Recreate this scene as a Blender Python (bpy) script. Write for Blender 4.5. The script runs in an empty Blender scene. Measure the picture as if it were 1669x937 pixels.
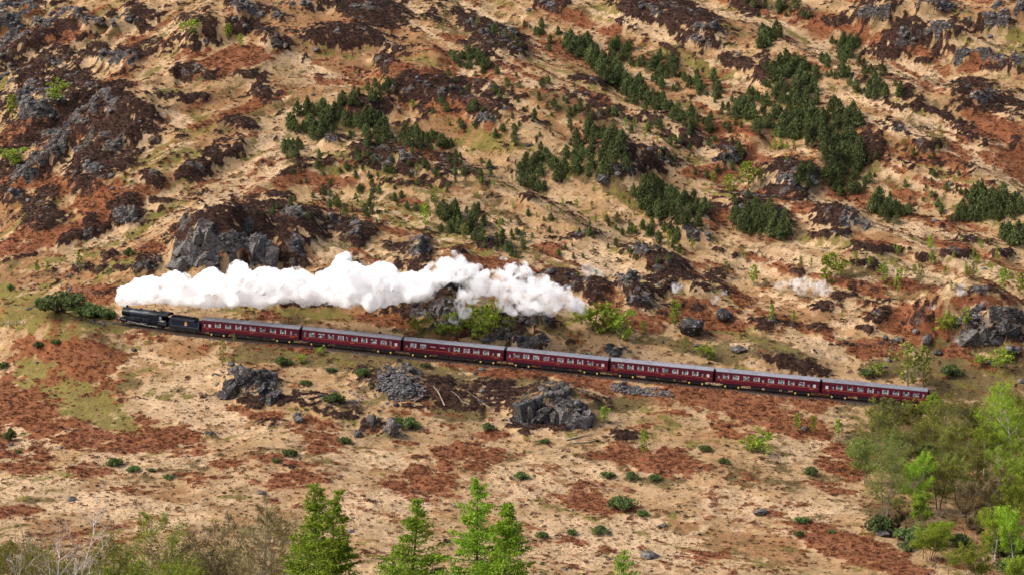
import bpy, bmesh, math, random
import numpy as np
from mathutils import Vector, Matrix

SC = bpy.context.scene
COL = SC.collection
random.seed(7)
RNG = np.random.default_rng(7)

# ------------------------------------------------------------------ camera, light, exposure
CAMZ = 110.0
PITCH = math.radians(10.8)
FPX = 4100.0            # focal length in pixels of a 1669 px wide picture
CU, CV = 834.5, 468.5
cam_d = bpy.data.cameras.new("camera")
cam_d.sensor_width = 36.0
cam_d.lens = 36.0 * FPX / 1669.0
cam_d.clip_start = 1.0
cam_d.clip_end = 6000.0
cam = bpy.data.objects.new("camera", cam_d)
cam.location = (0, 0, CAMZ)
cam.rotation_euler = (math.pi / 2 - PITCH, 0, 0)
COL.objects.link(cam)
SC.camera = cam

SUN_EL, SUN_AZ = math.radians(44), math.radians(262)     # azimuth clockwise from +Y (north)
world = bpy.data.worlds.new("World")
SC.world = world
world.use_nodes = True
wn = world.node_tree
sky = wn.nodes.new("ShaderNodeTexSky")
sky.sky_type = 'NISHITA'
sky.sun_disc = False
sky.sun_elevation = SUN_EL
sky.sun_rotation = SUN_AZ
sky.dust_density = 4.0
sky.ozone_density = 0.4
bg = wn.nodes["Background"]
bg.inputs[1].default_value = 0.135
wn.links.new(sky.outputs[0], bg.inputs[0])
sun_d = bpy.data.lights.new("sun", 'SUN')
sun_d.energy = 2.4
sun_d.angle = math.radians(24)
sun_d.color = (1.0, 0.945, 0.885)
sun = bpy.data.objects.new("sun", sun_d)
sdir = Vector((math.sin(SUN_AZ) * math.cos(SUN_EL), math.cos(SUN_AZ) * math.cos(SUN_EL), math.sin(SUN_EL)))
sun.rotation_euler = sdir.to_track_quat('Z', 'Y').to_euler()
COL.objects.link(sun)
SC.view_settings.view_transform = 'Standard'
SC.view_settings.look = 'None'
SC.view_settings.exposure = 0.80
SC.view_settings.gamma = 1.0
SC.cycles.volume_bounces = 12
SC.cycles.max_bounces = 14
SC.cycles.diffuse_bounces = 5
SC.cycles.transparent_max_bounces = 24
SC.cycles.volume_step_rate = 2.0

# ------------------------------------------------------------------ noise helpers
_perm = RNG.permutation(256).astype(np.int64)
_perm = np.concatenate([_perm, _perm])
_rv = RNG.random(256).astype(np.float32)

def vnoise(x, y):
    xi = np.floor(x).astype(np.int64); yi = np.floor(y).astype(np.int64)
    fx = (x - xi).astype(np.float32); fy = (y - yi).astype(np.float32)
    fx = fx * fx * (3 - 2 * fx); fy = fy * fy * (3 - 2 * fy)
    xa = xi & 255; xb = (xi + 1) & 255; ya = yi & 255; yb = (yi + 1) & 255
    pa = _perm[xa]; pb = _perm[xb]
    v00 = _rv[_perm[pa + ya] & 255]; v10 = _rv[_perm[pb + ya] & 255]
    v01 = _rv[_perm[pa + yb] & 255]; v11 = _rv[_perm[pb + yb] & 255]
    return (v00 * (1 - fx) + v10 * fx) * (1 - fy) + (v01 * (1 - fx) + v11 * fx) * fy

def fbm(x, y, octv=4, gain=0.5):
    s = 0; a = 1.0; t = 0
    for i in range(octv):
        s = s + a * vnoise(x * 2 ** i + 17.3 * i, y * 2 ** i - 9.1 * i)
        t += a; a *= gain
    return s / t

def ridged(x, y, octv=4):
    s = 0; a = 1.0; t = 0
    for i in range(octv):
        n = 1 - np.abs(vnoise(x * 2 ** i + 31.7 * i, y * 2 ** i + 5.9 * i) * 2 - 1)
        s = s + a * n * n; t += a; a *= 0.5
    return s / t

def cells(x, y):
    """value per Voronoi cell and distance to the nearest cell point"""
    xi = np.floor(x).astype(np.int64); yi = np.floor(y).astype(np.int64)
    best = np.full(x.shape, 9.0, np.float32); val = np.zeros(x.shape, np.float32); sec = best.copy()
    for dx in (-1, 0, 1):
        for dy in (-1, 0, 1):
            cx = xi + dx; cy = yi + dy
            h = _perm[_perm[cx & 255] + (cy & 255)]
            px = cx + _rv[h & 255]; py = cy + _rv[(h + 91) & 255]
            d = np.hypot(px - x, py - y).astype(np.float32)
            m = d < best
            sec = np.where(m, best, np.minimum(sec, d))
            val = np.where(m, _rv[(h + 37) & 255], val); best = np.where(m, d, best)
    return val, best, sec

# ------------------------------------------------------------------ the railway's line
COSP, SINP = math.cos(PITCH), math.sin(PITCH)

def project(x, y, z):
    d = y * COSP + (CAMZ - z) * SINP
    h = y * SINP - (CAMZ - z) * COSP
    return CU + FPX * x / d, CV - FPX * h / d

# rail: picture column, picture row of the rail top, distance y
_rail = np.array([[-150, 500, 545], [0, 508, 531], [60, 512, 525], [130, 518.5, 517.5], [200, 527, 512.0], [270, 537, 508.2], [333, 545, 505.8],
                  [495, 560.5, 502.0], [658, 578, 498.5], [825, 594.5, 495.2], [992, 611.5, 492], [1163, 628.5, 488.6],
                  [1336, 645.5, 485], [1510, 662.5, 481], [1700, 681, 476.5], [2000, 710, 469]], float)
def _mk():
    out = []
    for u, v, y in _rail:
        yc = (CV - v) / FPX; xc = (u - CU) / FPX
        # dir = fwd + xc*right + yc*up
        dy = COSP + yc * SINP; dz = -SINP + yc * COSP
        t = y / dy
        out.append((xc * t, y, CAMZ + dz * t))
    return np.array(out)
_tp = _mk()
_xs = np.linspace(_tp[0, 0], _tp[-1, 0], 600)
def _smooth(a, n=41):
    k = np.hanning(n); k /= k.sum()
    return np.convolve(np.pad(a, n // 2, mode='reflect', reflect_type='odd'), k, 'valid')
_ty = _smooth(np.interp(_xs, _tp[:, 0], _tp[:, 1]))
_tz = _smooth(np.interp(_xs, _tp[:, 0], _tp[:, 2]))
def track_y(x): return np.interp(x, _xs, _ty)
def track_z(x): return np.interp(x, _xs, _tz)

# ------------------------------------------------------------------ what grows where: the cover of the hillside
# letters: H heather, K bare rock, R dead bracken, O rusty moor grass, G fresh green, D dull moss, W pale dry grass
# "@ ox oy scale" opens a survey sheet; each entry: letter cx cy rx ry [tilt [strength]]; H and D over the cutting behind the train also paint its shade
SURVEY = """
@ 0 0 3.021
R 300 180 330 40 0 .5;H 60 60 90 40 0 .6;K 130 35 50 25;K 330 75 85 30 -5;K 20 50 40 50;H 160 20 150 15;R 190 60 80 22;H 340 45 80 10;H 180 120 160 25 0 .8;K 210 120 70 20;K 80 220 100 50;H 200 170 70 22;H 340 150 40 18;R 380 190 110 30;K 440 120 60 25;K 600 120 60 20 -20
H 470 185 70 12;H 405 210 28 12;R 640 195 60 30;H 540 80 35 20;H 680 60 90 35 15 .7;H 720 120 90 30 10 .7;H 490 270 45 45;K 490 270 25 20;H 700 260 140 50 -10 .8;H 330 290 120 35 -5 .6;K 250 300 60 25;H 150 290 120 60 0 .7;W 850 320 420 12
H 950 150 120 80;H 1190 130 80 40;D 1000 130 130 60 0 .4;H 920 240 40 15;R 1120 290 170 45;H 1200 160 70 20;K 1200 50 90 25 20;H 1180 30 100 20 15;W 830 130 70 30;G 660 350 120 25 0 .5;H 560 350 120 20 0 .5;H 920 355 80 40 10;H 1030 390 30 15;H 1210 375 60 20;G 830 460 60 18;G 990 390 25 12
H 940 490 150 30 0 .6;W 450 410 60 30;H 300 370 120 25 -5 .9;H 150 430 80 60;K 40 390 50 25;K 150 540 60 50;H 80 560 90 90 0 .7;R 130 650 180 45 -20 .9;H 420 450 130 60 10;H 560 460 100 60 10 .8;H 500 540 200 120 25;K 360 580 60 25 30;K 540 550 30 15;H 650 520 150 40 25 .8;H 830 580 160 40 30 .6
H 600 640 130 60;R 410 680 60 25;H 700 660 90 70 0 .8;K 230 760 110 60 -30;H 300 720 120 60 -40;H 560 760 120 50 -40;K 560 730 60 25 -30;H 450 850 150 60 -30;K 450 840 40 20;H 130 840 140 60;K 130 870 60 30;H 760 880 50 40;W 800 720 200 60 -20 .8;G 900 780 100 40 -20 .5;O 1080 570 200 120 -20;G 980 590 60 60 0 .5
H 1190 620 80 25 15;H 1120 740 120 70 -10 .7;H 960 840 80 40 -10;W 880 600 90 40 30;R 250 900 200 30;H 860 660 70 30 0 .7;H 740 690 40 25
@ 420 0 3.021
O 250 150 350 120 20;O 500 320 400 120 20;O 700 130 200 80 20;K 190 10 80 20;H 60 70 90 25 15;K 60 80 60 18 15;H 60 180 110 40 30;K 70 190 50 25 30;H 270 45 50 18;H 460 50 110 50 20;H 520 100 80 30 15;H 470 200 150 40;H 390 150 60 18;H 420 20 100 30;H 600 10 60 25;H 620 300 60 35;H 700 250 60 18 20
H 830 60 120 35 0 .8;H 740 120 120 60 30 .4;H 1060 110 100 50 25;H 1170 180 140 50 15;H 1130 250 100 50 15 .8;K 1230 180 40 15;R 940 190 110 40 10;W 720 80 90 50 30;W 850 170 60 20 30;W 1050 50 200 25 20;O 800 300 130 60;R 900 370 100 20 -10;R 240 300 130 30 25 .4;W 250 320 120 20 25;W 330 400 120 60 20
H 60 440 110 60 15 .7;O 200 480 120 60 20;H 480 510 90 25 -10;K 460 505 40 10;H 720 450 100 80;K 720 460 30 20;H 790 400 60 20;H 880 440 80 60;K 890 470 30 20;H 870 560 100 40;K 900 580 25 12;R 430 560 130 40;R 920 520 90 30;H 1060 420 100 40 10 .7;H 1180 480 120 40 10 .7;W 1130 380 200 15 10;K 1100 600 60 25
H 1100 580 70 30;H 1130 540 120 30 0 .8;O 880 640 150 60;O 1010 690 160 40;D 300 600 150 60;R 700 740 250 25;H 770 730 90 20;H 370 690 70 25;K 360 700 50 20;H 600 770 140 60 10;K 700 790 50 30;H 740 820 90 60 0 .7;H 940 790 80 20;H 1000 850 150 30 0 .5;W 100 850 60 60;W 60 680 60 60
H 250 820 140 30 -15 .6;R 300 890 150 25;H 700 880 200 30 0 .5;W 1050 760 60 20;H 30 740 60 10 0 .6
@ 840 0 3.021
H 200 30 130 35 20;H 30 30 90 15 25 .8;W 150 120 280 45 22;W 350 190 150 30 25;G 440 70 90 60 10 .8;D 300 60 80 40;H 620 60 130 60 20;H 860 110 170 75 20;K 950 140 80 30 15;K 700 75 40 20;K 910 200 50 20;H 720 30 100 40;H 880 200 130 25 10;H 560 130 90 20 15;W 800 220 350 30 25;H 830 255 110 18 15
O 900 260 100 20 20;H 1090 310 90 40 10;H 1140 30 80 40 20 .8;H 1220 370 60 60;H 1200 300 60 60 0 .6;O 1100 160 80 60;W 1000 330 180 30 25;R 260 270 120 30 20;O 300 330 200 30 30;O 700 340 200 25 30;H 360 400 100 22 10;H 160 440 80 15 10 .8;R 100 350 100 40 0 .4;W 200 430 150 15 10
H 370 500 120 40 20 .7;R 520 520 200 25 22;W 640 560 150 15 20;H 20 240 40 50;D 300 540 300 40 20 .4;H 420 570 100 25 0 .6;H 600 570 200 30 20 .7;H 780 640 120 60 20 .6;H 500 720 150 70 10 .7;K 700 780 60 40 30;K 500 860 80 30;H 520 850 90 30;H 1040 760 90 50;K 1040 770 50 35;W 930 720 60 60 30
R 1020 620 150 30 15;R 960 540 100 20 20;W 620 660 120 15 30;H 700 800 100 60 30 .7;R 950 860 150 40;W 60 870 80 50;H 60 600 80 20 0 .7;R 360 690 60 25;H 860 700 60 30 0 .7
@ 1250 0 3.021
W 60 90 90 40 30;O 300 120 80 60;R 480 10 100 20;H 590 5 60 10;K 500 70 100 30;H 480 80 100 30 0 .8;K 820 40 100 25;K 700 170 60 45;H 700 180 110 60;H 620 250 80 50;K 630 225 40 25;H 860 150 110 50;K 880 160 70 50;K 1090 110 120 40 15;H 1100 130 130 40 0 .8;H 950 230 120 60 10 .6;K 1000 290 90 30 -15
K 1180 310 90 35;H 1150 330 100 40 0 .8;K 1200 50 80 40;H 700 120 80 40 0 .8;H 700 30 300 40 0 .5;H 350 100 60 30;W 1150 210 120 35 15;W 500 180 60 40 40;R 760 250 60 25;R 850 370 70 50;R 1030 330 110 20 -15;W 720 340 100 60;W 880 400 150 40;H 770 290 40 15;H 1030 480 110 90 10;K 1060 500 60 40
H 1170 520 100 80 0 .8;H 940 540 70 25 0 .7;R 1040 440 40 20;H 700 480 80 60 40 .7;H 830 550 130 25 40 .8;H 700 570 120 25 35;H 640 620 80 35 10;H 790 700 90 35;H 1010 660 100 30 25;H 1070 720 120 40 30 .7;R 1150 640 160 50 20;H 1240 720 40 40;R 1230 790 70 40;W 620 560 200 25 35;W 900 680 250 35 30
W 560 650 80 60 20;O 600 700 150 50 15;R 850 790 150 20;H 510 720 60 70 30;H 850 830 200 40 0 .6;H 330 770 150 20 15 .6;H 120 850 150 60;K 210 860 40 45 30;K 70 890 60 30;R 390 690 60 40;W 200 720 60 25;W 590 850 80 50;W 260 250 60 40 30;D 450 430 80 60 0 .5;H 10 400 25 40;W 1080 780 120 30 20;W 680 900 150 25
@ 0 310 3.021
R 350 60 400 70 -5 .7;O 100 130 250 90;R 150 250 250 60 -15;H 40 30 60 50;K 50 35 30 25;H 190 90 80 60 20;H 200 160 100 50 -10;K 190 150 20 15;H 230 20 70 30;H 440 160 40 40;H 430 215 110 25 -20;H 620 70 90 40 -20;H 620 150 60 50;K 625 140 40 35;H 720 120 40 20;H 790 110 20 20;H 330 250 60 30 -30
R 470 170 50 25;W 400 280 350 20 -20 .8;W 650 200 250 25 -25;W 850 130 150 40 -25;H 700 60 160 15 0 .6;H 80 350 100 14 -15;O 400 340 350 40 -8;G 400 340 300 25 -8 .4;O 200 440 300 40;H 530 330 50 25;H 420 385 60 18;H 500 400 80 20 0 .7;H 590 390 30 20;H 730 350 60 40;H 700 390 60 40;K 690 400 40 25
K 790 365 18 15;H 850 260 20 20;R 760 300 60 40;O 700 460 150 40;G 400 470 200 20 0 .4;R 480 510 140 40;H 560 510 80 12 0 .6;H 1000 130 140 50 -30;H 1080 200 140 50;H 1150 100 120 30 -10;K 1000 330 130 110;K 930 280 34 110 32;K 930 170 40 50;H 1050 320 150 40 0 .5;K 1150 250 80 30;K 1000 380 100 60
H 1240 180 60 60;R 1240 280 50 50;H 1200 350 60 40;G 60 545 150 40 15;G 200 600 280 45 18;G 350 650 230 36 18 .8;G 520 690 120 20 12 .6;O 300 680 300 40 15 .7;R 400 760 200 80 20;R 300 900 200 60 20;R 180 850 150 60 15 .8;G 60 650 120 60 10 .6;O 500 670 300 30 10 .8;R 900 770 300 25 8 .8;W 750 800 200 60 10;W 550 880 120 60
W 180 730 60 50 20;W 30 900 80 40;G 300 740 40 20 0 .5;G 500 920 60 20
@ 420 310 3.021
H 100 30 90 20;H 200 140 130 40 -10;K 190 130 60 25;H 60 210 100 40;K 180 290 70 45;H 180 300 100 80;R 50 310 70 50;R 160 170 50 20;H 400 180 120 40 10;K 460 230 50 20;H 500 250 60 30;H 530 200 70 30;K 370 290 40 12;H 280 250 60 40 0 .6;R 20 270 40 30;W 680 130 200 40;W 640 90 130 20;H 600 115 20 8
O 800 80 100 30;R 780 60 80 15;H 700 300 110 50;K 780 290 50 50;K 650 350 40 40;H 760 380 80 40;H 470 370 40 40;W 560 330 80 60;W 300 320 100 50;H 320 400 40 20;H 840 240 30 12;H 1000 310 40 20;H 1140 270 60 25;W 900 270 60 50;R 1130 370 110 40;W 1100 240 100 12;H 930 460 70 60;K 940 470 40 30
H 850 530 60 40;H 900 590 120 80;K 830 600 60 50;H 740 620 50 40;H 650 580 100 40;R 700 640 120 40;H 300 560 250 20;K 500 560 20 15;D 200 620 120 30;G 350 620 120 25 0 .6;G 100 600 80 20 0 .6;R 60 620 60 20;O 500 600 160 25;R 620 640 120 25 10;D 1050 620 150 80;H 1240 640 60 90;K 1230 650 50 70
D 1100 560 120 40;O 1000 730 200 15 5;R 150 800 200 30 5;O 60 850 80 60;R 350 780 150 30 5 .7;D 600 830 250 40 8;D 900 880 200 60 8;K 680 900 110 40;H 500 880 80 30;R 1100 860 250 20 6;G 220 830 40 25;D 400 880 60 40
@ 840 310 3.021
H 60 30 60 20 0 .5;H 360 230 60 15;H 850 150 120 40 0 .6;K 880 230 80 35 10;K 620 310 50 20 15;H 650 320 80 30 15;H 750 370 90 50 15;R 240 270 100 25;H 260 250 100 30 0 .3;K 560 460 60 30 10;H 600 480 130 50 10;K 600 510 50 40 20;H 700 470 110 40 0 .8;H 620 580 80 25;H 760 580 100 30 0 .8
K 740 470 40 20;H 300 460 100 50 20;H 400 490 60 60 20;H 200 430 80 20;W 450 390 150 40;W 350 330 150 30;W 700 240 60 20;R 900 350 180 25 25;R 900 600 250 60;R 1050 670 220 60;R 640 660 120 60 15;R 480 520 60 60 20;H 900 580 30 15;H 1220 690 50 20;H 1200 640 90 18;H 880 470 80 40 20 .6;H 1000 460 60 60 40 .6
W 1150 340 120 60 30;W 1200 550 80 25;R 1110 540 80 30 30;H 1080 330 20 15;H 1010 300 30 15;R 1000 130 60 60 40;H 1150 100 120 70;K 1120 110 20 30;K 1250 160 20 25;H 950 110 60 40;O 1200 230 80 20;D 250 650 200 40;K 100 640 70 50;H 60 620 60 60;K 150 730 70 30;D 350 700 200 30 5;K 500 800 80 20 5
O 700 740 300 25 8;D 800 760 300 30 8 .6;D 1100 800 200 40 5;W 1150 750 100 20;O 1000 720 200 20;R 150 890 250 30
@ 1250 310 3.021
R 60 30 80 40;H 120 20 100 40;K 110 10 40 20;H 340 130 120 60;K 410 150 50 50 20;R 180 100 60 30;H 40 140 60 60;R 40 250 60 25;H 330 230 100 25;H 560 290 130 30;H 600 300 60 20;H 480 380 80 30;H 740 330 50 20;R 560 260 150 15;O 600 240 150 15;R 900 280 120 25 15;H 930 320 80 20;H 900 150 60 25 -30
R 900 150 50 20 -30;H 1150 320 60 20;H 980 250 120 20 10 .7;W 1020 220 120 25;W 700 200 60 60;W 150 330 180 60;W 60 560 150 40;W 800 420 300 60;W 300 560 200 50;H 160 410 30 15;H 450 470 70 18 -20;R 600 470 220 25;D 450 400 80 30;H 300 580 90 22 0 .7;H 380 530 60 20;H 640 550 160 12 0 .6;H 720 575 60 18
H 600 600 70 25;H 550 630 60 30;K 565 630 15 15;H 760 640 60 35;K 765 650 25 15;H 1050 500 40 22;R 1080 550 150 30;H 490 690 70 12;H 280 680 60 22;R 700 600 80 40;R 720 680 180 40;R 600 780 180 50;R 820 640 60 30;H 50 660 80 20 10;R 60 700 70 30;W 350 680 80 25;W 250 740 150 20;H 500 765 200 5
D 150 800 220 40 15;H 160 870 180 35 15;W 280 800 160 30 25;D 500 870 150 20;H 1100 660 100 80;K 1060 640 110 60 -20;K 1200 640 80 40;H 1180 600 80 15;H 1150 720 120 40;G 1180 760 120 25;K 1200 790 40 20;D 1000 800 250 60;R 950 780 60 30;G 1100 850 160 30 0 .7;D 1100 910 250 40;H 1000 890 250 10 -3 .6
R 800 850 60 40;D 700 900 150 30
@ 0 600 2.781
R 200 40 200 60 25;R 60 100 120 60;R 600 290 280 50 12;R 500 350 250 50 8;G 330 160 240 80 28;G 480 235 140 50 20;G 200 110 120 50 10;R 80 400 150 80 5;R 50 290 80 80;R 400 460 80 30;R 840 330 80 40;G 800 310 80 25 0 .7;R 60 650 140 30;W 170 300 80 60 50;W 700 420 300 50;O 600 560 400 30 8 .5
W 400 600 500 60 10;W 900 200 250 90 20;W 150 520 200 25;D 560 60 60 40;G 720 110 60 25 0 .5;K 950 310 20 8;R 1010 440 50 20;R 1100 200 80 20 25;G 1050 540 60 50 0 .4;H 1130 150 60 30;K 1100 60 100 50 15;D 150 600 120 15;G 60 740 100 30 0 .4;G 500 740 100 20 0 .4;O 250 730 100 40
@ 420 600 2.781
H 30 90 70 60;K 20 80 60 50;H 120 155 100 30;K 190 235 25 15;R 50 220 60 30;R 250 280 130 50;R 320 370 80 30;R 300 320 120 30 0 .8;H 300 210 90 12 15;H 360 200 60 30;K 440 150 30 15;D 480 150 150 50 0 .6;K 520 240 30 30;K 610 280 35 35;H 530 260 90 40 0 .7;K 620 70 100 65;H 780 160 120 50;D 900 190 150 50
H 850 100 120 60;G 520 150 50 15;R 530 280 30 15;R 900 380 120 40;R 1030 420 90 45;R 850 440 40 20;R 730 395 40 10;R 730 440 40 10;R 740 510 140 60 5;R 870 570 60 15 5;R 140 510 150 30 -5;R 1080 300 60 20;H 1130 490 40 15 30;R 680 340 40 12;W 500 420 200 40;W 600 620 300 60;O 1100 150 60 30;R 1100 30 150 20
H 60 250 60 20 0 .6;D 60 400 80 40 0 .4;D 1140 440 40 60
@ 840 600 2.781
R 150 30 250 30 8;H 80 200 110 90;H 150 130 140 60 10;K 170 160 120 70 15;K 280 190 60 70 20;H 180 250 60 50;D 30 150 40 60;K 570 100 130 15 5;H 600 110 150 25 5;H 400 130 90 40;H 470 180 40 15;D 500 170 150 30;G 650 160 100 20 -20;G 650 260 150 70 20 .6;G 780 350 100 30 0 .5;R 860 200 180 40 12
R 900 130 250 50 5;R 1000 260 180 50 15;R 480 390 180 45 5;R 680 430 180 50 10;R 580 260 60 15 -10;H 500 310 90 20 -5;R 700 370 60 20;R 320 600 150 40 20;R 450 640 80 20 10;W 150 500 250 80;W 500 800 400 100;D 270 490 60 20 0 .6;D 750 520 200 30 0 .5;G 850 470 30 60 0 .6;G 700 700 20 60 0 .6
G 740 600 40 40 30 .5;G 1060 570 100 40 0 .4;D 1050 500 100 60 0 .5;W 1000 620 150 60;O 1050 800 200 60 0 .8;R 900 850 100 30 0 .3;O 750 720 60 25;G 700 850 60 50 0 .3;G 1100 870 80 30 0 .3;D 330 740 60 40 0 .4;H 130 760 60 20 0 .5
@ 1250 600 2.78
R 150 160 200 60 5;D 360 200 80 40;W 250 360 200 40 -10;R 340 410 110 60 -10;R 380 470 80 50;D 280 490 110 15;R 230 520 110 12 5;R 350 560 80 12;D 80 500 100 60 0 .5;W 350 620 120 50;W 150 650 200 50;D 200 680 60 15 0 .5;D 800 300 400 120;D 900 150 300 60;D 1000 550 300 80;D 600 650 150 60;R 350 800 230 60 15
R 500 870 250 50 20;G 460 880 80 20 20 .6;K 480 745 40 10;O 1000 750 200 60;O 80 830 80 60
@ 0 0 1
R 105 600 110 36 30;R 215 705 120 26 10;R 60 680 50 40 40;R 25 745 55 30 5;G 118 640 92 30 28;G 185 688 50 16 15;G 70 500 100 20 18;G 60 520 90 30 20 .8;G 150 535 110 24 14 .8;O 260 560 90 16 8 .7;D 150 545 60 10 15 .6;W 30 715 16 30 -35;R 140 768 32 9
D 470 585 90 14 6;D 620 595 120 14 6;D 700 630 120 34 5;H 600 612 36 14 8;H 720 640 60 22 5;H 770 655 50 20 0;D 860 625 80 12 5 .6;H 800 640 50 16 0;K 650 628 36 28 0;D 980 640 80 12 0 .7;H 500 650 40 14 0 .8;H 560 672 50 10 5 .8;R 1080 640 150 14 6;R 1180 660 120 22 8;R 1290 690 60 24 10
H 800 545 100 16 5;D 760 535 90 20 5;K 830 552 60 12 8;K 720 515 30 30 0;H 690 505 40 24 0;H 850 520 60 12 8 .8;D 1560 600 110 22 0;D 1600 625 80 20 0;D 1480 600 50 20 0
H 620 175 60 14 -15;H 700 150 70 22 5;H 120 185 90 50 20 .9;H 60 250 60 40 -20 .9;H 170 260 70 40 -35 .9;H 30 90 70 30 0 .8;K 60 175 40 30 0;K 20 40 40 20 0;K 80 245 40 24 -25;K 190 100 40 12 -5;W 420 250 60 16 -35;W 350 330 60 10 -30;W 480 175 30 24 -20;H 600 10 70 30 20;H 560 60 60 20 0
H 380 375 90 22 -5;H 320 385 40 30 -40;H 460 350 70 22 10 .9;K 330 400 26 34 20;K 400 415 50 20 0
"""
MARG = 200
MW, MH = 1669 + 2 * MARG, 937 + 2 * MARG
CH = {c: np.zeros((MH, MW), np.float32) for c in "HKROGDW"}
def survey():
    ox = oy = 0.0; sc = 1.0
    for ln in SURVEY.strip().splitlines():
        if ln[0] == '@':
            ox, oy, sc = [float(t) for t in ln[1:].split()]; continue
        for e in ln.split(';'):
            t = e.split()
            if not t: continue
            c = t[0]; q = [float(a) for a in t[1:]] + [0, 1][len(t) - 5 if len(t) > 5 else 0:]
            cx, cy, rx, ry = q[0] / sc + ox + MARG, q[1] / sc + oy + MARG, q[2] / sc * 1.08, q[3] / sc * 1.08
            an = math.radians(q[4]) if len(t) > 5 else 0.0
            st = q[5] if len(t) > 6 else 1.0
            r = max(rx, ry) * 1.5 + 4
            x0, x1 = int(max(0, cx - r)), int(min(MW, cx + r)); y0, y1 = int(max(0, cy - r)), int(min(MH, cy + r))
            if x1 <= x0 or y1 <= y0: continue
            X, Y = np.meshgrid(np.arange(x0, x1) - cx, np.arange(y0, y1) - cy)
            a = (X * math.cos(an) + Y * math.sin(an)) / rx; b = (-X * math.sin(an) + Y * math.cos(an)) / ry
            d = np.sqrt(a * a + b * b)
            m = np.clip((1.45 - d) / 0.9, 0, 1).astype(np.float32)
            m = m * m * (3 - 2 * m) * st
            sl = (slice(y0, y1), slice(x0, x1))
            CH[c][sl] = np.maximum(CH[c][sl], m)
            if c == 'W':
                for o in "HROGDK": CH[o][sl] *= (1 - 0.75 * m)
            elif c in "ROGD":
                for o in "ROGDW":
                    if o != c: CH[o][sl] *= (1 - 0.8 * m)
                CH['H'][sl] *= (1 - 0.55 * m)
            elif c == 'K':
                CH['H'][sl] *= (1 - 0.35 * m)
            elif c == 'H':
                CH['W'][sl] *= (1 - m)
survey()
def box(a, r):
    k = 2 * r + 1
    for ax in (0, 1):
        p = [(0, 0), (0, 0)]; p[ax] = (r + 1, r)
        c = np.cumsum(np.pad(a, p, mode='edge'), axis=ax)
        a = (np.take(c, range(k, c.shape[ax]), ax) - np.take(c, range(0, c.shape[ax] - k), ax)) / k
    return a
ROUGHM = box(box(np.maximum(CH['H'] * .55, CH['K']), 9), 7)
def look(M, u, v):
    """the survey read at picture place u, v (outside it: 0)"""
    x = np.clip(u + MARG, 0, MW - 2.001); y = np.clip(v + MARG, 0, MH - 2.001)
    xi = x.astype(np.int32); yi = y.astype(np.int32); fx = (x - xi).astype(np.float32); fy = (y - yi).astype(np.float32)
    return (M[yi, xi] * (1 - fx) + M[yi, xi + 1] * fx) * (1 - fy) + (M[yi + 1, xi] * (1 - fx) + M[yi + 1, xi + 1] * fx) * fy

# ------------------------------------------------------------------ the terrain
def frange(stops):
    out = []
    for a, b, s in stops: out.append(np.arange(a, b, s))
    return np.concatenate(out)
tcol = np.concatenate([-np.arange(0.232, 1.4, 0.03)[::-1], np.arange(-0.228, 0.228, 0.00048), np.arange(0.232, 1.4, 0.03)])
yrow = frange([(-60, 340, 8), (340, 385, 1.5), (385, 455, .5), (455, 560, .36), (560, 640, .42), (640, 715, .55), (715, 800, 4), (800, 1500, 25)])
NC, NR = len(tcol), len(yrow)
TX = tcol[None, :] * np.maximum(yrow[:, None], 60.0)
TY = np.repeat(yrow[:, None], NC, 1)

_py = np.array([-80, 0, 100, 200, 300, 350, 380, 420, 455], float)
_pz = np.array([112, 104, 68, 35, 1.0, -14, -15.5, -13.5, -10.5], float)
_hs = np.array([-400, 3.2, 8, 14, 24, 40, 60, 100, 150, 200, 300, 400, 800, 1200], float)
_hz = np.array([0, 0, 1.2, 3.6, 7.6, 13.0, 20, 36, 57, 79, 128, 172, 300, 400], float)

KNOLLS = [  # u, v of the foot, half width, half depth, height: the crags and knolls one can tell apart
    (345, 445, 11, 9, 9.0), (470, 425, 10, 8, 3.5), (1600, 560, 13, 8, 6.5), (1275, 612, 13, 6, 2.2), (845, 560, 10, 6, 2.2),
    (400, 648, 6, 4, 2.4), (905, 690, 11, 6, 3.0), (1130, 590, 0.1, 0.1, 0), (1000, 310, 9, 8, 3), (1310, 320, 12, 9, 4),
    (190, 250, 17, 12, 5), (130, 330, 12, 8, 3), (670, 180, 12, 10, 4), (550, 210, 14, 10, 3), (340, 70, 12, 9, 4),
    (1480, 70, 14, 12, 5), (1560, 190, 14, 10, 4), (1380, 640, 1, 1, 0), (1540, 560, 8, 6, 1.5), (730, 480, 9, 6, 3),
    (1035, 330, 9, 7, 2.5), (1235, 250, 6, 6, 2.0)]

def base_height(x, y):
    ty = track_y(x); tz = track_z(x)
    s = y - ty
    front = np.interp(y, _py, _pz) + 0.022 * np.clip(-x, -90, 90) * np.clip((y - 330) / 60, 0, 1)
    # slope from the meadow up to the formation
    bank = tz - 0.75 + 0.60 * np.clip((-s - 1.9) / .9, 0, 1) - 0.30 * np.maximum(-s - 3.6, 0)
    k = 2.0
    low = np.where(y < ty, np.logaddexp(front / k, bank / k) * k, 0)
    low = np.minimum(low, np.where(s > -12, bank, 1e3))
    tilt = tz - 0.0
    hill = tilt * np.clip(1 - np.maximum(s, 0) / 500, 0.3, 1) - 0.55 + np.interp(s, _hs, _hz)
    return np.where(s > 0, hill, low), s

def spur(x, y, s):
    """the green spur that hides the line at the left, and the cutting behind it"""
    w = 1 / (1 + np.exp((x + 83.5 - 0.10 * (y - 505)) / 3.4))
    a = np.exp(-((s + 13.0) / 7.5) ** 2) * w * 6.6
    a = np.where(s > -3.2, np.minimum(a, 0.6), a)
    return a

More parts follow.
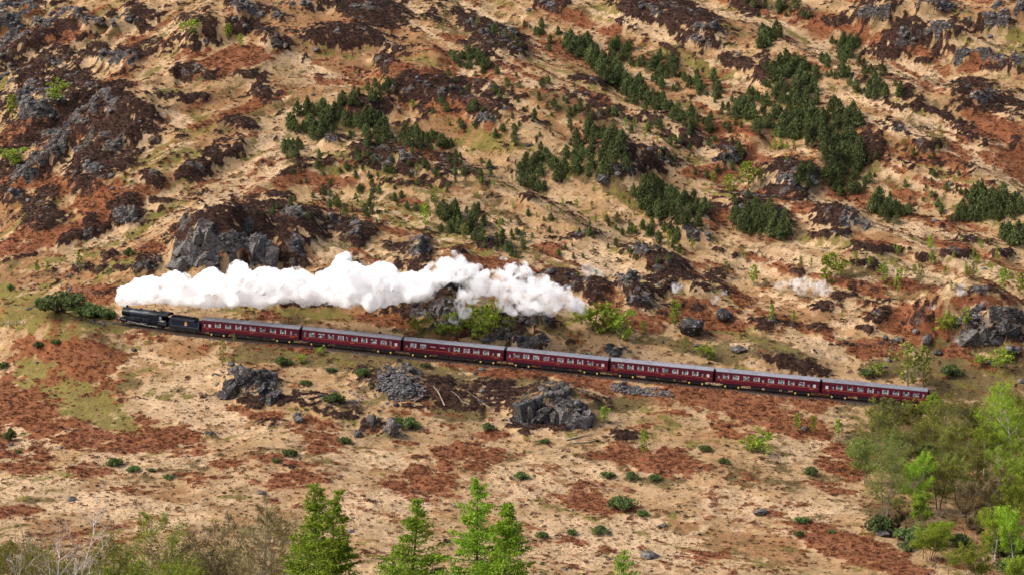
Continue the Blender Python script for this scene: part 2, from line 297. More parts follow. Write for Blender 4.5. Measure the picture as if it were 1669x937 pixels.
def flow(x, y):
    """across-slope coordinate: the hill's ribs and gullies run down to the left at the left, down to the right elsewhere"""
    return y + .85 * np.sqrt((x + 45) ** 2 + 15 ** 2)

def heights(x, y, u=None, v=None):
    z, s = base_height(x, y)
    off = np.clip((np.abs(s) - 3.4) / 5, 0, 1)
    up = np.clip((s - 5) / 25, 0, 1)
    dn = np.clip((-s - 4) / 14, 0, 1) * np.clip((y - 340) / 50, 0.3, 1)
    near = np.clip((y - 330) / 60, 0.25, 1)
    z = z + spur(x, y, s)
    fl = flow(x, y)
    z = z + (fbm(fl / 26 + 2.2, x / 95 + 4, 3) - .5) * 15 * up * np.clip(s / 70, .2, 1) + (ridged(fl / 11, x / 48, 2) - .45) * 1.6 * up * np.clip(s / 50, .2, 1)
    big = fbm(x / 62 + 3.1, y / 48 + 8.2, 3) - .5
    z = z + big * 8 * up * np.clip(s / 60, 0.25, 1.0) + (fbm(x / 17 - 4.0, y / 13, 3) - .5) * (3.0 * up + 1.3 * dn) * off
    z = z + (fbm(x / 38 + 12.0, y / 30 + 2.0, 2) - .5) * 2.6 * dn
    return z, s, off, up, dn, near

def to_world(u, v, y):
    yc = (CV - v) / FPX; xc = (u - CU) / FPX
    t = y / (COSP + yc * SINP)
    return xc * t

_z0, _s0, _off, _up, _dn, _near = heights(TX, TY)
for _ku, _kv, _ra, _rb, _kh in KNOLLS:
    if _kh == 0: continue
    # find the foot by marching down the sight line
    yy = np.linspace(380, 760, 1500); yc = (CV - _kv) / FPX
    t = yy / (COSP + yc * SINP); xx = (_ku - CU) / FPX * t; zz = CAMZ + (-SINP + yc * COSP) * t
    ci = np.clip(np.searchsorted(tcol, xx / yy), 1, NC - 1); ri = np.clip(np.searchsorted(yrow, yy), 1, NR - 1)
    hit = np.argmax(_z0[ri, ci] > zz)
    kx, ky = xx[hit], yy[hit] + _rb * 0.75
    d = np.hypot((TX - kx) / _ra, (TY - ky) / np.where(TY < ky, _rb * .8, _rb * 2.0))
    d = d + (fbm(TX / 5, TY / 5, 2) - .5) * .5
    f = np.clip(1.15 - d, 0, 1); f = f * f * (3 - 2 * f)
    _z0 = _z0 + _kh * f * np.clip((np.abs(TY - track_y(TX)) - 4.5) / 4, 0, 1)

uu, vv = project(TX, TY, _z0)
for _it in range(2):      # knolls under heather and rock; read again where they really end up
    rm = look(ROUGHM, uu, vv)
    z1 = _z0 + _off * rm * (2.6 + 1.0 * fbm(TX / 9, TY / 9, 2)) * (0.35 + 0.65 * _up)
    uu, vv = project(TX, TY, z1)
wx = (fbm(TX / 6.0, TY / 6.0, 4) - .5) * 26 + (fbm(TX / 1.6 + 9, TY / 1.6, 3) - .5) * 12
wy = (fbm(TX / 6.0 + 50, TY / 6.0, 4) - .5) * 15 + (fbm(TX / 1.6 - 9, TY / 1.6 + 70, 3) - .5) * 8
MK = {c: look(CH[c], uu + wx, vv + wy) for c in "HKROGDW"}
# outside the survey: the same kinds of cover by chance
outm = np.clip(np.maximum(np.maximum(-uu - 60, uu - 1729), np.maximum(-vv - 60, vv - 997)) / 100, 0, 1)
g1 = fbm(TX / 21, TY / 15, 4); g2 = fbm(TX / 25 + 40, TY / 17, 4)
ss = lambda a, b, t: (lambda q: q * q * (3 - 2 * q))(np.clip((t - a) / (b - a), 0, 1))
MK['H'] = MK['H'] * (1 - outm) + outm * ss(.52, .6, g1) * .9 * np.clip(_up + .1, 0, 1)
MK['K'] = MK['K'] * (1 - outm) + outm * ss(.62, .68, g1) * _up
MK['R'] = MK['R'] * (1 - outm) + outm * ss(.55, .62, g2) * .8
MK['O'] = MK['O'] * (1 - outm) + outm * ss(.5, .42, g2) * .5

fine = fbm(TX / .95, TY / .8, 3)
mid = fbm(TX / 3.1 + 5, TY / 2.3, 3)
pat = fbm(TX / 9.3 + 15, TY / 6.1, 3)
notrack = np.clip((np.abs(_s0) - 2.4) / 1.2, 0, 1)
grain = (fine - .5) * 1.1 + (mid - .5) * 1.3 + (fbm(TX / 5.2 + 3, TY / 2.2 + TX / 9, 3) - .5) * 1.1
_g0 = np.array(MK['W'])
_fl = flow(TX, TY)
for _c, _b in (('R', .06), ('O', .19), ('G', .07), ('D', .10), ('W', .16)):
    _sh = (fbm(TX / 2.2 + ord(_c) * 3.7, TY / 1.3 + ord(_c), 4) - .5) * .75 + (fbm(_fl / 4.5 + ord(_c), TX / 26 + ord(_c) * 2.3, 4) - .5) * (.85 + .6 * _up)
    MK[_c] = ss(.20, .80 if _c in 'RG' else .92, MK[_c] * .92 + _b * (1 - _g0 * .5) + grain * .42 + _sh * 1.6)
Hh = MK['H'] + 0.04 + .24 * np.clip(_up, 0, 1) * (1 - MK['W'] * .8) * ss(.42, .62, pat)
heather = ss(.36, .66, Hh * .60 + (fine - .5) * .95 + (mid - .5) * .75 + .10 + .05 * _up) * notrack
rockn = fbm(TX / 2.6 + 77, TY / 1.9, 3)
rock = ss(.40, .60, MK['K'] * .66 + (rockn - .5) * 1.7 + (fine - .5) * .6 - .02) * ss(0.1, 0.3, MK['K']) * notrack
rock = np.maximum(rock, ss(.66, .72, MK['H'] * .25 + rockn * .6 + ss(.55, .7, pat) * .12) * notrack * _up * .9)
cover = np.clip(heather * (1 - rock), 0, 1)

# relief of the cover itself: rock steps, heather cushions, tussocks
cv, cd, cs = cells(TX / 2.4 + fine, TY / 1.7 + mid)
cv2, cd2, cs2 = cells(TX / .9, TY / .7)
steps = cv * 2.0 + cv2 * .7 + ridged(TX / 3.0, TY / 2.0, 3) * 1.2 - np.clip(.12 - (cs - cd), 0, .12) * 3
relief = rock * (steps - .9) * np.where(_s0 > 0, 1.0, .8) + (1 - rock) * (cover * (.22 + (fbm(TX / 1.1, TY / 1.0, 2)) * .75) + (1 - cover) * (fbm(TX / .8 + 4, TY / .7, 2) - .5) * .28)
brk = np.clip(MK['R'], 0, 1) * (1 - rock) * (1 - cover)
relief = relief + brk * fbm(TX / .9 + 30, TY / .7, 2) * .35
relief = box(relief.astype(np.float32), 1)
TZ = z1 + relief * notrack * _near
uu, vv = project(TX, TY, TZ)

def ground_z(x, y):
    x = np.asarray(x, float); y = np.asarray(y, float)
    t = x / np.maximum(y, 60.0)
    ci = np.interp(t, tcol, np.arange(NC)); ri = np.interp(y, yrow, np.arange(NR))
    c0 = np.clip(ci.astype(int), 0, NC - 2); r0 = np.clip(ri.astype(int), 0, NR - 2); fc = ci - c0; fr = ri - r0
    return (TZ[r0, c0] * (1 - fc) + TZ[r0, c0 + 1] * fc) * (1 - fr) + (TZ[r0 + 1, c0] * (1 - fc) + TZ[r0 + 1, c0 + 1] * fc) * fr

def spots(U, V, y0=342.0):
    """where the sight lines through picture places U, V meet the ground"""
    U = np.atleast_1d(np.asarray(U, float)); V = np.atleast_1d(np.asarray(V, float))
    yc = (CV - V) / FPX; xc = (U - CU) / FPX; dy = COSP + yc * SINP; dz = -SINP + yc * COSP
    y = np.full(U.shape, y0); done = np.zeros(U.shape, bool); res = np.full(U.shape, 740.0)
    while (~done).any() and y.max() < 760:
        t = y / dy; z = CAMZ + dz * t
        h = ground_z(xc * t, y) >= z
        new = h & ~done
        res[new] = y[new]; done |= h
        y = y + 0.3
    t = res / dy
    x = xc * t
    return np.stack([x, res, ground_z(x, res)], 1)

def mesh_arrays(name, V, F, mats=(), smooth=False, midx=None, attrs=None):
    """V (n,3); F (m,3) or (m,4)"""
    me = bpy.data.meshes.new(name)
    V = np.ascontiguousarray(V, np.float32); F = np.ascontiguousarray(F, np.int32)
    me.vertices.add(len(V)); me.vertices.foreach_set("co", V.ravel())
    k = F.shape[1]
    me.loops.add(F.size); me.loops.foreach_set("vertex_index", F.ravel())
    me.polygons.add(len(F)); me.polygons.foreach_set("loop_start", np.arange(0, F.size, k, dtype=np.int32))
    me.polygons.foreach_set("loop_total", np.full(len(F), k, np.int32))
    for m in mats: me.materials.append(m)
    if midx is not None: me.polygons.foreach_set("material_index", np.ascontiguousarray(midx, np.int32))
    if attrs:
        for an, av in attrs.items():
            a = me.attributes.new(an, 'FLOAT', 'POINT'); a.data.foreach_set("value", np.ascontiguousarray(av, np.float32).ravel())
    me.polygons.foreach_set("use_smooth", np.full(len(F), smooth, bool))
    me.update(calc_edges=True)
    return me

def put(name, me, parent=None, loc=None, rot=None, scale=None, label=None, category=None, group=None, kind=None):
    o = bpy.data.objects.new(name, me)
    COL.objects.link(o)
    if parent is not None: o.parent = parent
    if loc is not None: o.location = loc
    if rot is not None: o.rotation_euler = rot
    if scale is not None: o.scale = scale if hasattr(scale, '__len__') else (scale,) * 3
    if label: o["label"] = label
    if category: o["category"] = category
    if group: o["group"] = group
    if kind: o["kind"] = kind
    return o

# ------------------------------------------------------------------ materials
class NT:
    def __init__(s, name):
        s.m = bpy.data.materials.new(name); s.m.use_nodes = True
        s.t = s.m.node_tree; s.b = s.t.nodes["Principled BSDF"]; s.out = s.t.nodes["Material Output"]
        s.b.inputs["Specular IOR Level"].default_value = 0.25
    def n(s, ty, **kw):
        nd = s.t.nodes.new(ty)
        for k, v in kw.items(): setattr(nd, k, v)
        return nd
    def l(s, a, b): s.t.links.new(a, b)
    def put(s, sock, v):
        if isinstance(v, bpy.types.NodeSocket): s.l(v, sock)
        else: sock.default_value = v
    def noise(s, scale, detail=4, rough=.6, vec=None, dist=0.0):
        nd = s.n("ShaderNodeTexNoise"); nd.inputs["Scale"].default_value = scale; nd.inputs["Detail"].default_value = detail
        nd.inputs["Roughness"].default_value = rough; nd.inputs["Distortion"].default_value = dist
        if vec is not None: s.l(vec, nd.inputs["Vector"])
        return nd.outputs["Fac"]
    def math(s, op, a, b=0.0, c=None, clamp=False):
        nd = s.n("ShaderNodeMath", operation=op); nd.use_clamp = clamp
        s.put(nd.inputs[0], a); s.put(nd.inputs[1], b)
        if c is not None: s.put(nd.inputs[2], c)
        return nd.outputs[0]
    def ramp(s, fac, lo, hi, a=0.0, b=1.0):
        nd = s.n("ShaderNodeMapRange"); nd.interpolation_type = 'SMOOTHSTEP'
        s.put(nd.inputs["Value"], fac); s.put(nd.inputs["From Min"], lo); s.put(nd.inputs["From Max"], hi)
        s.put(nd.inputs["To Min"], a); s.put(nd.inputs["To Max"], b)
        return nd.outputs[0]
    def mix(s, fac, a, b):
        nd = s.n("ShaderNodeMix", data_type='RGBA')
        s.put(nd.inputs[0], fac)
        for so, v in ((nd.inputs[6], a), (nd.inputs[7], b)):
            if isinstance(v, bpy.types.NodeSocket): s.l(v, so)
            else: so.default_value = (*v, 1)
        return nd.outputs[2]
    def attr(s, name):
        nd = s.n("ShaderNodeAttribute"); nd.attribute_name = name
        return nd.outputs["Fac"]
    def coord(s, which="Object"):
        return s.n("ShaderNodeTexCoord").outputs[which]
    def bump(s, h, strength=.5, dist=.1):
        nd = s.n("ShaderNodeBump"); nd.inputs["Strength"].default_value = strength; nd.inputs["Distance"].default_value = dist
        s.l(h, nd.inputs["Height"]); s.l(nd.outputs[0], s.b.inputs["Normal"])

def ground_material():
    g = NT("moorland")
    pos = g.coord("Object")
    st = g.n("ShaderNodeMapping"); st.inputs["Scale"].default_value = (1.0, 1.0, 2.2); g.l(pos, st.inputs["Vector"]); P = st.outputs[0]
    n1 = g.noise(.09, 5, .6, P); n2 = g.noise(.55, 5, .65, P); n3 = g.noise(1.15, 5, .72, P); n4 = g.noise(3.6, 4, .75, P)
    hf = g.math('ADD', g.math('MULTIPLY', n3, .6), g.math('MULTIPLY', n4, .4))
    tan = g.mix(g.ramp(n1, .35, .65), TAN_A, TAN_B)
    tan = g.mix(g.math('MULTIPLY', g.ramp(n2, .5, .72), .6), tan, OLV)
    tan = g.mix(g.math('MULTIPLY', g.ramp(n3, .52, .7), .55), tan, TAN_D)
    tan = g.mix(g.math('MULTIPLY', g.ramp(n2, .48, .32), .4), tan, RUST)
    def lay(base, at, ca, cb, lo=.12, hi=.86, amp=1.5):
        f = g.math('ADD', g.attr(at), g.math('MULTIPLY', g.math('SUBTRACT', hf, .5), amp))
        f = g.math('ADD', f, g.math('MULTIPLY', g.math('SUBTRACT', n2, .5), amp * .8))
        return g.mix(g.math('MULTIPLY', g.ramp(f, lo, hi), g.ramp(n4, .25, .6, .62, 1.0)), base, g.mix(g.ramp(n3, .35, .65), ca, cb))
    c = lay(tan, "pale", PALE_A, PALE_B)
    c = lay(c, "rust", RUST, RUST2)
    c = lay(c, "moss", MOSS_A, MOSS_B)
    c = lay(c, "green", GRN_A, GRN_B)
    c = lay(c, "bracken", BRK_A, BRK_B, .12, .78, 1.6)
    # small dark heather tufts, and shade painted as specks for hollows between tussocks
    sp = g.math('MULTIPLY', g.ramp(g.math('ADD', n4, g.math('MULTIPLY', n2, .35)), .70, .82), g.math('SUBTRACT', 1.0, g.math('MULTIPLY', g.attr('pale'), .7)))
    c = g.mix(g.math('MULTIPLY', sp, .55), c, (.05, .028, .015))
    hc = g.mix(g.ramp(n3, .35, .7), HEA_A, HEA_B)
    hc = g.mix(g.ramp(n2, .55, .75, 0, .5), hc, HEA_C)
    fh = g.math('ADD', g.attr("heather"), g.math('MULTIPLY', g.math('SUBTRACT', hf, .5), 1.8))
    c = g.mix(g.ramp(fh, .28, .70), c, hc)
    # rock: grey schist with dark cracks, pale lichen
    mp = g.n("ShaderNodeMapping"); mp.inputs["Rotation"].default_value = (.5, .6, .3); mp.inputs["Scale"].default_value = (1, 1, 3.0)
    g.l(pos, mp.inputs["Vector"])
    r1 = g.noise(.8, 7, .8, mp.outputs[0], .8); r2 = g.noise(.5, 4, .6, pos)
    rc = g.mix(g.ramp(r1, .42, .58), ROCK_A, ROCK_B)
    rc = g.mix(g.ramp(r1, .56, .68, 0, .9), rc, ROCK_C)
    rc = g.mix(g.ramp(r2, .52, .66, 0, .75), rc, ROCK_D)
    fr = g.math('ADD', g.attr("rock"), g.math('MULTIPLY', g.math('SUBTRACT', hf, .5), .7))
    rf = g.ramp(fr, .42, .55)
    c = g.mix(rf, c, rc)
    c = g.mix(g.attr("earth"), c, g.mix(g.ramp(n3, .4, .6), (.028, .018, .014), (.055, .034, .024)))
    hv = g.n("ShaderNodeHueSaturation"); g.l(c, hv.inputs["Color"]); hv.inputs["Saturation"].default_value = 1.0
    g.l(g.math('MULTIPLY', g.ramp(g.noise(.22, 5, .7, P), .3, .7, .74, 1.14), g.ramp(n3, .3, .7, .82, 1.14)), hv.inputs["Value"])
    g.l(hv.outputs[0], g.b.inputs["Base Color"]); g.b.inputs["Roughness"].default_value = .95
    g.b.inputs["Specular IOR Level"].default_value = 0.1
    g.bump(g.math('ADD', hf, g.math('MULTIPLY', r1, .5)), .9, .35)
    return g.m

TAN_A, TAN_B, TAN_D = (.42, .288, .160), (.35, .215, .104), (.19, .107, .050)
OLV = (.20, .155, .055)
PALE_A, PALE_B = (.54, .388, .243), (.44, .292, .158)
RUST, RUST2 = (.30, .165, .072), (.22, .105, .046)
MOSS_A, MOSS_B = (.13, .10, .035), (.065, .045, .018)
GRN_A, GRN_B = (.155, .155, .032), (.15, .10, .03)
BRK_A, BRK_B = (.25, .088, .036), (.145, .044, .021)
HEA_A, HEA_B, HEA_C = (.018, .010, .008), (.068, .033, .022), (.12, .075, .035)
ROCK_A, ROCK_B, ROCK_C, ROCK_D = (.018, .015, .014), (.10, .088, .082), (.34, .32, .30), (.055, .042, .034)

idx = np.arange(NR * NC).reshape(NR, NC)
F = np.stack([idx[:-1, :-1], idx[:-1, 1:], idx[1:, 1:], idx[1:, :-1]], -1).reshape(-1, 4)
earth = np.clip(1.5 - np.abs(_s0 + .4) / 2.4 + (fine - .5) * 2, 0, 1) * .9
at = dict(heather=np.clip(cover, 0, 1), rock=rock, bracken=MK['R'], rust=MK['O'], green=MK['G'], moss=MK['D'], pale=MK['W'], earth=earth)
ter_me = mesh_arrays("moorland_hillside", np.stack([TX, TY, TZ], -1).reshape(-1, 3), F, [ground_material()], True, attrs=at)
put("moorland_hillside", ter_me, kind="structure")

# ------------------------------------------------------------------ materials of things
def plain(name, col, rough=.5, metal=0.0, spec=.5, var=0.0, vscale=2.0, bump=0.0):
    g = NT(name)
    g.b.inputs["Roughness"].default_value = rough; g.b.inputs["Metallic"].default_value = metal
    g.b.inputs["Specular IOR Level"].default_value = spec
    if var > 0:
        n = g.noise(vscale, 4, .65, g.coord("Object"))
        g.l(g.mix(g.ramp(n, .3, .7), tuple(c * (1 - var) for c in col), tuple(min(1, c * (1 + var)) for c in col)), g.b.inputs["Base Color"])
        if bump: g.bump(n, bump, .05)
    else:
        g.b.inputs["Base Color"].default_value = (*col, 1)
    return g.m

def leaf_material(name, ca, cb, cc=None, scale=1.2, trans=.35):
    g = NT(name)
    ob = g.n("ShaderNodeObjectInfo")
    geo = g.n("ShaderNodeNewGeometry")
    n = g.noise(scale, 3, .6, g.coord("Object"))
    c = g.mix(g.ramp(n, .35, .65), ca, cb)
    c = g.mix(g.ramp(geo.outputs["Random Per Island"], 0, 1, 0, .5), c, cc or cb)
    hs = g.n("ShaderNodeHueSaturation")
    g.l(g.math('ADD', .485, g.math('MULTIPLY', ob.outputs["Random"], .03)), hs.inputs["Hue"])
    g.l(g.math('ADD', .72, g.math('MULTIPLY', ob.outputs["Random"], .55)), hs.inputs["Value"])
    g.l(c, hs.inputs["Color"])
    g.l(hs.outputs[0], g.b.inputs["Base Color"]); g.b.inputs["Roughness"].default_value = .8
    tr = g.n("ShaderNodeBsdfTranslucent"); g.l(hs.outputs[0], tr.inputs["Color"])
    mx = g.n("ShaderNodeMixShader"); mx.inputs[0].default_value = trans
    g.l(g.b.outputs[0], mx.inputs[1]); g.l(tr.outputs[0], mx.inputs[2]); g.l(mx.outputs[0], g.out.inputs["Surface"])
    return g.m

M = {}
M['pine'] = leaf_material("pine_needles", (.048, .068, .019), (.105, .132, .042), (.17, .19, .065), .9, .3)
M['birch'] = leaf_material("birch_leaves", (.13, .20, .015), (.26, .33, .03), (.34, .38, .05))
M['birch_lime'] = leaf_material("lime_birch_leaves", (.16, .26, .010), (.29, .42, .022), (.38, .48, .05))
M['birch_olive'] = leaf_material("olive_birch_buds", (.14, .16, .025), (.22, .23, .035), (.28, .25, .06))
M['willow'] = leaf_material("willow_leaves", (.125, .15, .03), (.20, .23, .048), (.28, .30, .085))
M['larch'] = leaf_material("larch_needles", (.10, .19, .010), (.20, .33, .018), (.32, .44, .035))
M['bush'] = leaf_material("evergreen_bush_leaves", (.045, .075, .018), (.12, .165, .045), (.21, .26, .09))
M['twig'] = leaf_material("bare_twigs", (.125, .080, .042), (.20, .145, .065), (.25, .21, .085), 1.5, .1)
M['pale_twig'] = leaf_material("pale_bare_twigs", (.24, .19, .14), (.36, .30, .24), (.5, .44, .38), 1.5, .1)
M['heather'] = leaf_material("heather_sprigs", (.018, .011, .009), (.05, .026, .018), (.085, .045, .03), .5, .05)
M['bracken'] = leaf_material("dead_bracken_fronds", (.14, .044, .020), (.24, .085, .035), (.32, .15, .07), .5, .15)
M['tussock'] = leaf_material("dry_grass_blades", (.36, .25, .125), (.52, .375, .215), (.34, .235, .11), .5, .45)
M['bark'] = plain("dark_bark", (.055, .040, .032), .9, var=.4, vscale=5)
M['pbark'] = plain("pale_birch_bark", (.42, .38, .35), .8, var=.5, vscale=3)
M['gbark'] = plain("grey_bark", (.16, .13, .115), .9, var=.4, vscale=4)
M['deadwood'] = plain("bleached_dead_wood", (.30, .23, .17), .8, var=.3, vscale=3)

def rock_material(name, a, b, c, lich=.62):
    g = NT(name)
    mp = g.n("ShaderNodeMapping"); mp.inputs["Rotation"].default_value = (.3, .9, .4); mp.inputs["Scale"].default_value = (1, 1, 2.6)
    g.l(g.coord("Object"), mp.inputs["Vector"])
    n = g.noise(1.6, 7, .75, mp.outputs[0], .5); n2 = g.noise(4.0, 4, .7, g.coord("Object"))
    col = g.mix(g.ramp(n, .38, .6), a, b)
    col = g.mix(g.ramp(n2, lich, lich + .05), col, c)
    g.l(col, g.b.inputs["Base Color"]); g.b.inputs["Roughness"].default_value = .85
    g.bump(n, .8, .15)
    return g.m
M['rock'] = rock_material("grey_schist", (.032, .027, .024), (.145, .13, .12), (.42, .40, .37))
M['darkrock'] = rock_material("black_wet_rock", (.013, .011, .010), (.050, .044, .041), (.42, .41, .42), .60)
M['scree'] = rock_material("scree_stone", (.045, .041, .039), (.17, .16, .158), (.36, .36, .36))

# ------------------------------------------------------------------ mesh parts
def tube(path, rad, n=6):
    """tapered tube along a path -> (V, F quads)"""
    P = np.asarray(path, float); R = np.asarray(rad, float)
    T = np.gradient(P, axis=0); T /= np.linalg.norm(T, axis=1)[:, None] + 1e-9
    ref = np.where(np.abs(T[:, 2:3]) > .9, np.array([[1., 0, 0]]), np.array([[0, 0, 1.]]))
    A = np.cross(T, ref); A /= np.linalg.norm(A, axis=1)[:, None] + 1e-9; B = np.cross(T, A)
    an = np.linspace(0, 2 * np.pi, n, endpoint=False)
    V = (P[:, None] + (A[:, None] * np.cos(an)[None, :, None] + B[:, None] * np.sin(an)[None, :, None]) * R[:, None, None]).reshape(-1, 3)
    i = np.arange(len(P) - 1)[:, None] * n + np.arange(n)[None]; j = np.arange(len(P) - 1)[:, None] * n + (np.arange(n)[None] + 1) % n
    return V, np.stack([i, j, j + n, i + n], -1).reshape(-1, 4)

def join(parts):
    V, F, M_ = [], [], []; o = 0
    for p in parts:
        v, f = p[0], p[1]
        V.append(v); F.append(f + o); o += len(v); M_.append(np.full(len(f), p[2] if len(p) > 2 else 0))
    return np.concatenate(V), np.concatenate(F), np.concatenate(M_)

def leaves(C, size, rng, aspect=1.0, along=None, jit=.35):
    """one small quad per centre; 'along' gives the long axis"""
    n = len(C); size = np.broadcast_to(size, n) * (1 - jit + 2 * jit * rng.random(n))
    a = rng.normal(size=(n, 3)) if along is None else along + rng.normal(size=(n, 3)) * .35
    a /= np.linalg.norm(a, axis=1)[:, None] + 1e-9
    b = np.cross(a, rng.normal(size=(n, 3))); b /= np.linalg.norm(b, axis=1)[:, None] + 1e-9
    a = a * (size * aspect)[:, None] / 2; b = b * size[:, None] / 2
    V = np.stack([C - a - b * .6, C - a * .2 + b, C + a + b * .3, C + a * .3 - b], 1).reshape(-1, 3)
    return V, np.arange(4 * n).reshape(-1, 4)

def tree_parts(seed, h, cr, base, stems=1, limbs=26, n=1800, leaf=.16, aspect=1.2, top=.35, spread=.5, lean=0.0, twigs=0, trunk=.014, droop=0.0, flat=1.0):
    """trunk with limbs -> wood (V,F); crown leaf centres in clumps round the limbs. top: where the crown is widest"""
    rng = np.random.default_rng(seed)
    wood = []; tips = []; ths = []
    for s in range(stems):
        a0 = rng.random() * 6.28; off = 0 if stems == 1 else .1 * cr
        k = 7; t = np.linspace(0, 1, k)
        hh = h * (1 if s == 0 else .75 + .2 * rng.random())
        dx = (lean + (rng.normal() * .03 if stems == 1 else math.cos(a0) * spread * .35)) * hh * t ** 1.2 + np.cumsum(rng.normal(size=k) * .008 * hh)
        dy = (rng.normal() * .03 if stems == 1 else math.sin(a0) * spread * .35) * hh * t ** 1.2
        P = np.stack([math.cos(a0) * off + dx - dx[0], math.sin(a0) * off + dy, hh * t * .97 - .15], 1)
        R = h * trunk * (1 - .93 * t) / math.sqrt(stems) * 1.15
        wood.append(tube(P, R, 6))
        nl = max(3, limbs // stems)
        for i in range(nl):
            f = base + (1 - base) * ((i + rng.random()) / nl) ** .9 * .96
            c = np.array([np.interp(f, t, P[:, q]) for q in range(3)])
            w = np.interp(f, [base * .8, base + (1 - base) * top, .85, 1.0], [.45, 1.0, .55, .12])
            L = cr * w * (.65 + .55 * rng.random())
            an = i * 2.4 + rng.random()
            up = .75 - droop + .4 * rng.random()
            d = np.array([math.cos(an), math.sin(an) * flat, up * (.4 + .8 * f)]); d /= np.linalg.norm(d)
            m = np.linspace(0, 1, 4)[:, None]
            Q = c + d * L * m + np.array([0, 0, -droop * L * .5]) * m ** 2
            wood.append(tube(Q, h * trunk * .34 * (1.15 - f) * (1 - .85 * m[:, 0]) + .006, 4))
            for q in range(2):
                d2 = d + rng.normal(size=3) * .5; d2 /= np.linalg.norm(d2); st = Q[1 + q]
                Q2 = st + d2 * L * .5 * m; wood.append(tube(Q2[::1], h * trunk * .14 * (1 - .8 * m[:, 0]) + .004, 3)) if twigs >= 0 else None
                tips.append((Q2, L * .5))
            tips.append((Q, L))
    tot = sum(l for _, l in tips)
    C = []; D = []
    for Q, L in tips:
        k = max(2, int(n * L / tot)); u = .25 + .8 * rng.random(k) ** .7
        x = np.stack([np.interp(u, np.linspace(0, 1, 4), Q[:, q]) for q in range(3)], 1)
        C.append(x + rng.normal(size=(k, 3)) * L * np.array([.145, .145, .12]))
        D.append(np.repeat((Q[-1] - Q[0])[None], k, 0) / (np.linalg.norm(Q[-1] - Q[0]) + 1e-6))
    C = np.concatenate(C); D = np.concatenate(D)
    return join(wood)[:2], C, D, rng

def small_tree(name, seed, h, cr, mats, n=420, leaf=.3, **kw):
    """one mesh: wood and foliage (far trees)"""
    (wv, wf), C, D, rng = tree_parts(seed, h, cr, kw.pop('base', .15), n=n, **kw)
    lv, lf = leaves(C, leaf, rng, 1.3)
    V, F, mi = join([(wv, wf, 0), (lv, lf, 1)])
    return mesh_arrays(name, V, F, mats, False, mi)

def pine_mesh(seed, h, r, n=380, leaf=.34):
    rng = np.random.default_rng(seed)
    t = np.linspace(0, 1, 5); lean = rng.normal(size=2) * .03 * h
    P = np.stack([lean[0] * t, lean[1] * t, h * t * .95 - .2], 1)
    parts = [(*tube(P, h * .022 * (1 - .9 * t) + .01, 5), 0)]
    nc = 24; C = []
    for i in range(nc):
        f = .10 + .88 * (i + rng.random()) / nc
        w = r * (np.interp(f, [.08, .35, .7, 1], [.75, 1, .7, .12])) * (.6 + .6 * rng.random())
        an = i * 2.4 + rng.random(); c = np.array([math.cos(an) * w * .75, math.sin(an) * w * .75, f * h])
        base = np.array([lean[0] * f, lean[1] * f, f * h - w * .25])
        parts.append((*tube(np.linspace(base, c, 3), [.03, .02, .01], 3), 0))
        k = n // nc
        C.append(c + rng.normal(size=(k, 3)) * np.array([w * .33, w * .33, h * .055]))
    C = np.concatenate(C)
    up = np.zeros_like(C); up[:, 2] = 1.0
    parts.append((*leaves(C, leaf, rng, 1.7, up), 1))
    V, F, mi = join(parts)
    return mesh_arrays("pine_tree", V, F, [M['bark'], M['pine']], False, mi)

def px(h, pos):
    """picture pixels -> metres at that place"""
    return h * math.sqrt(pos[0] ** 2 + pos[1] ** 2 + (CAMZ - pos[2]) ** 2) / FPX

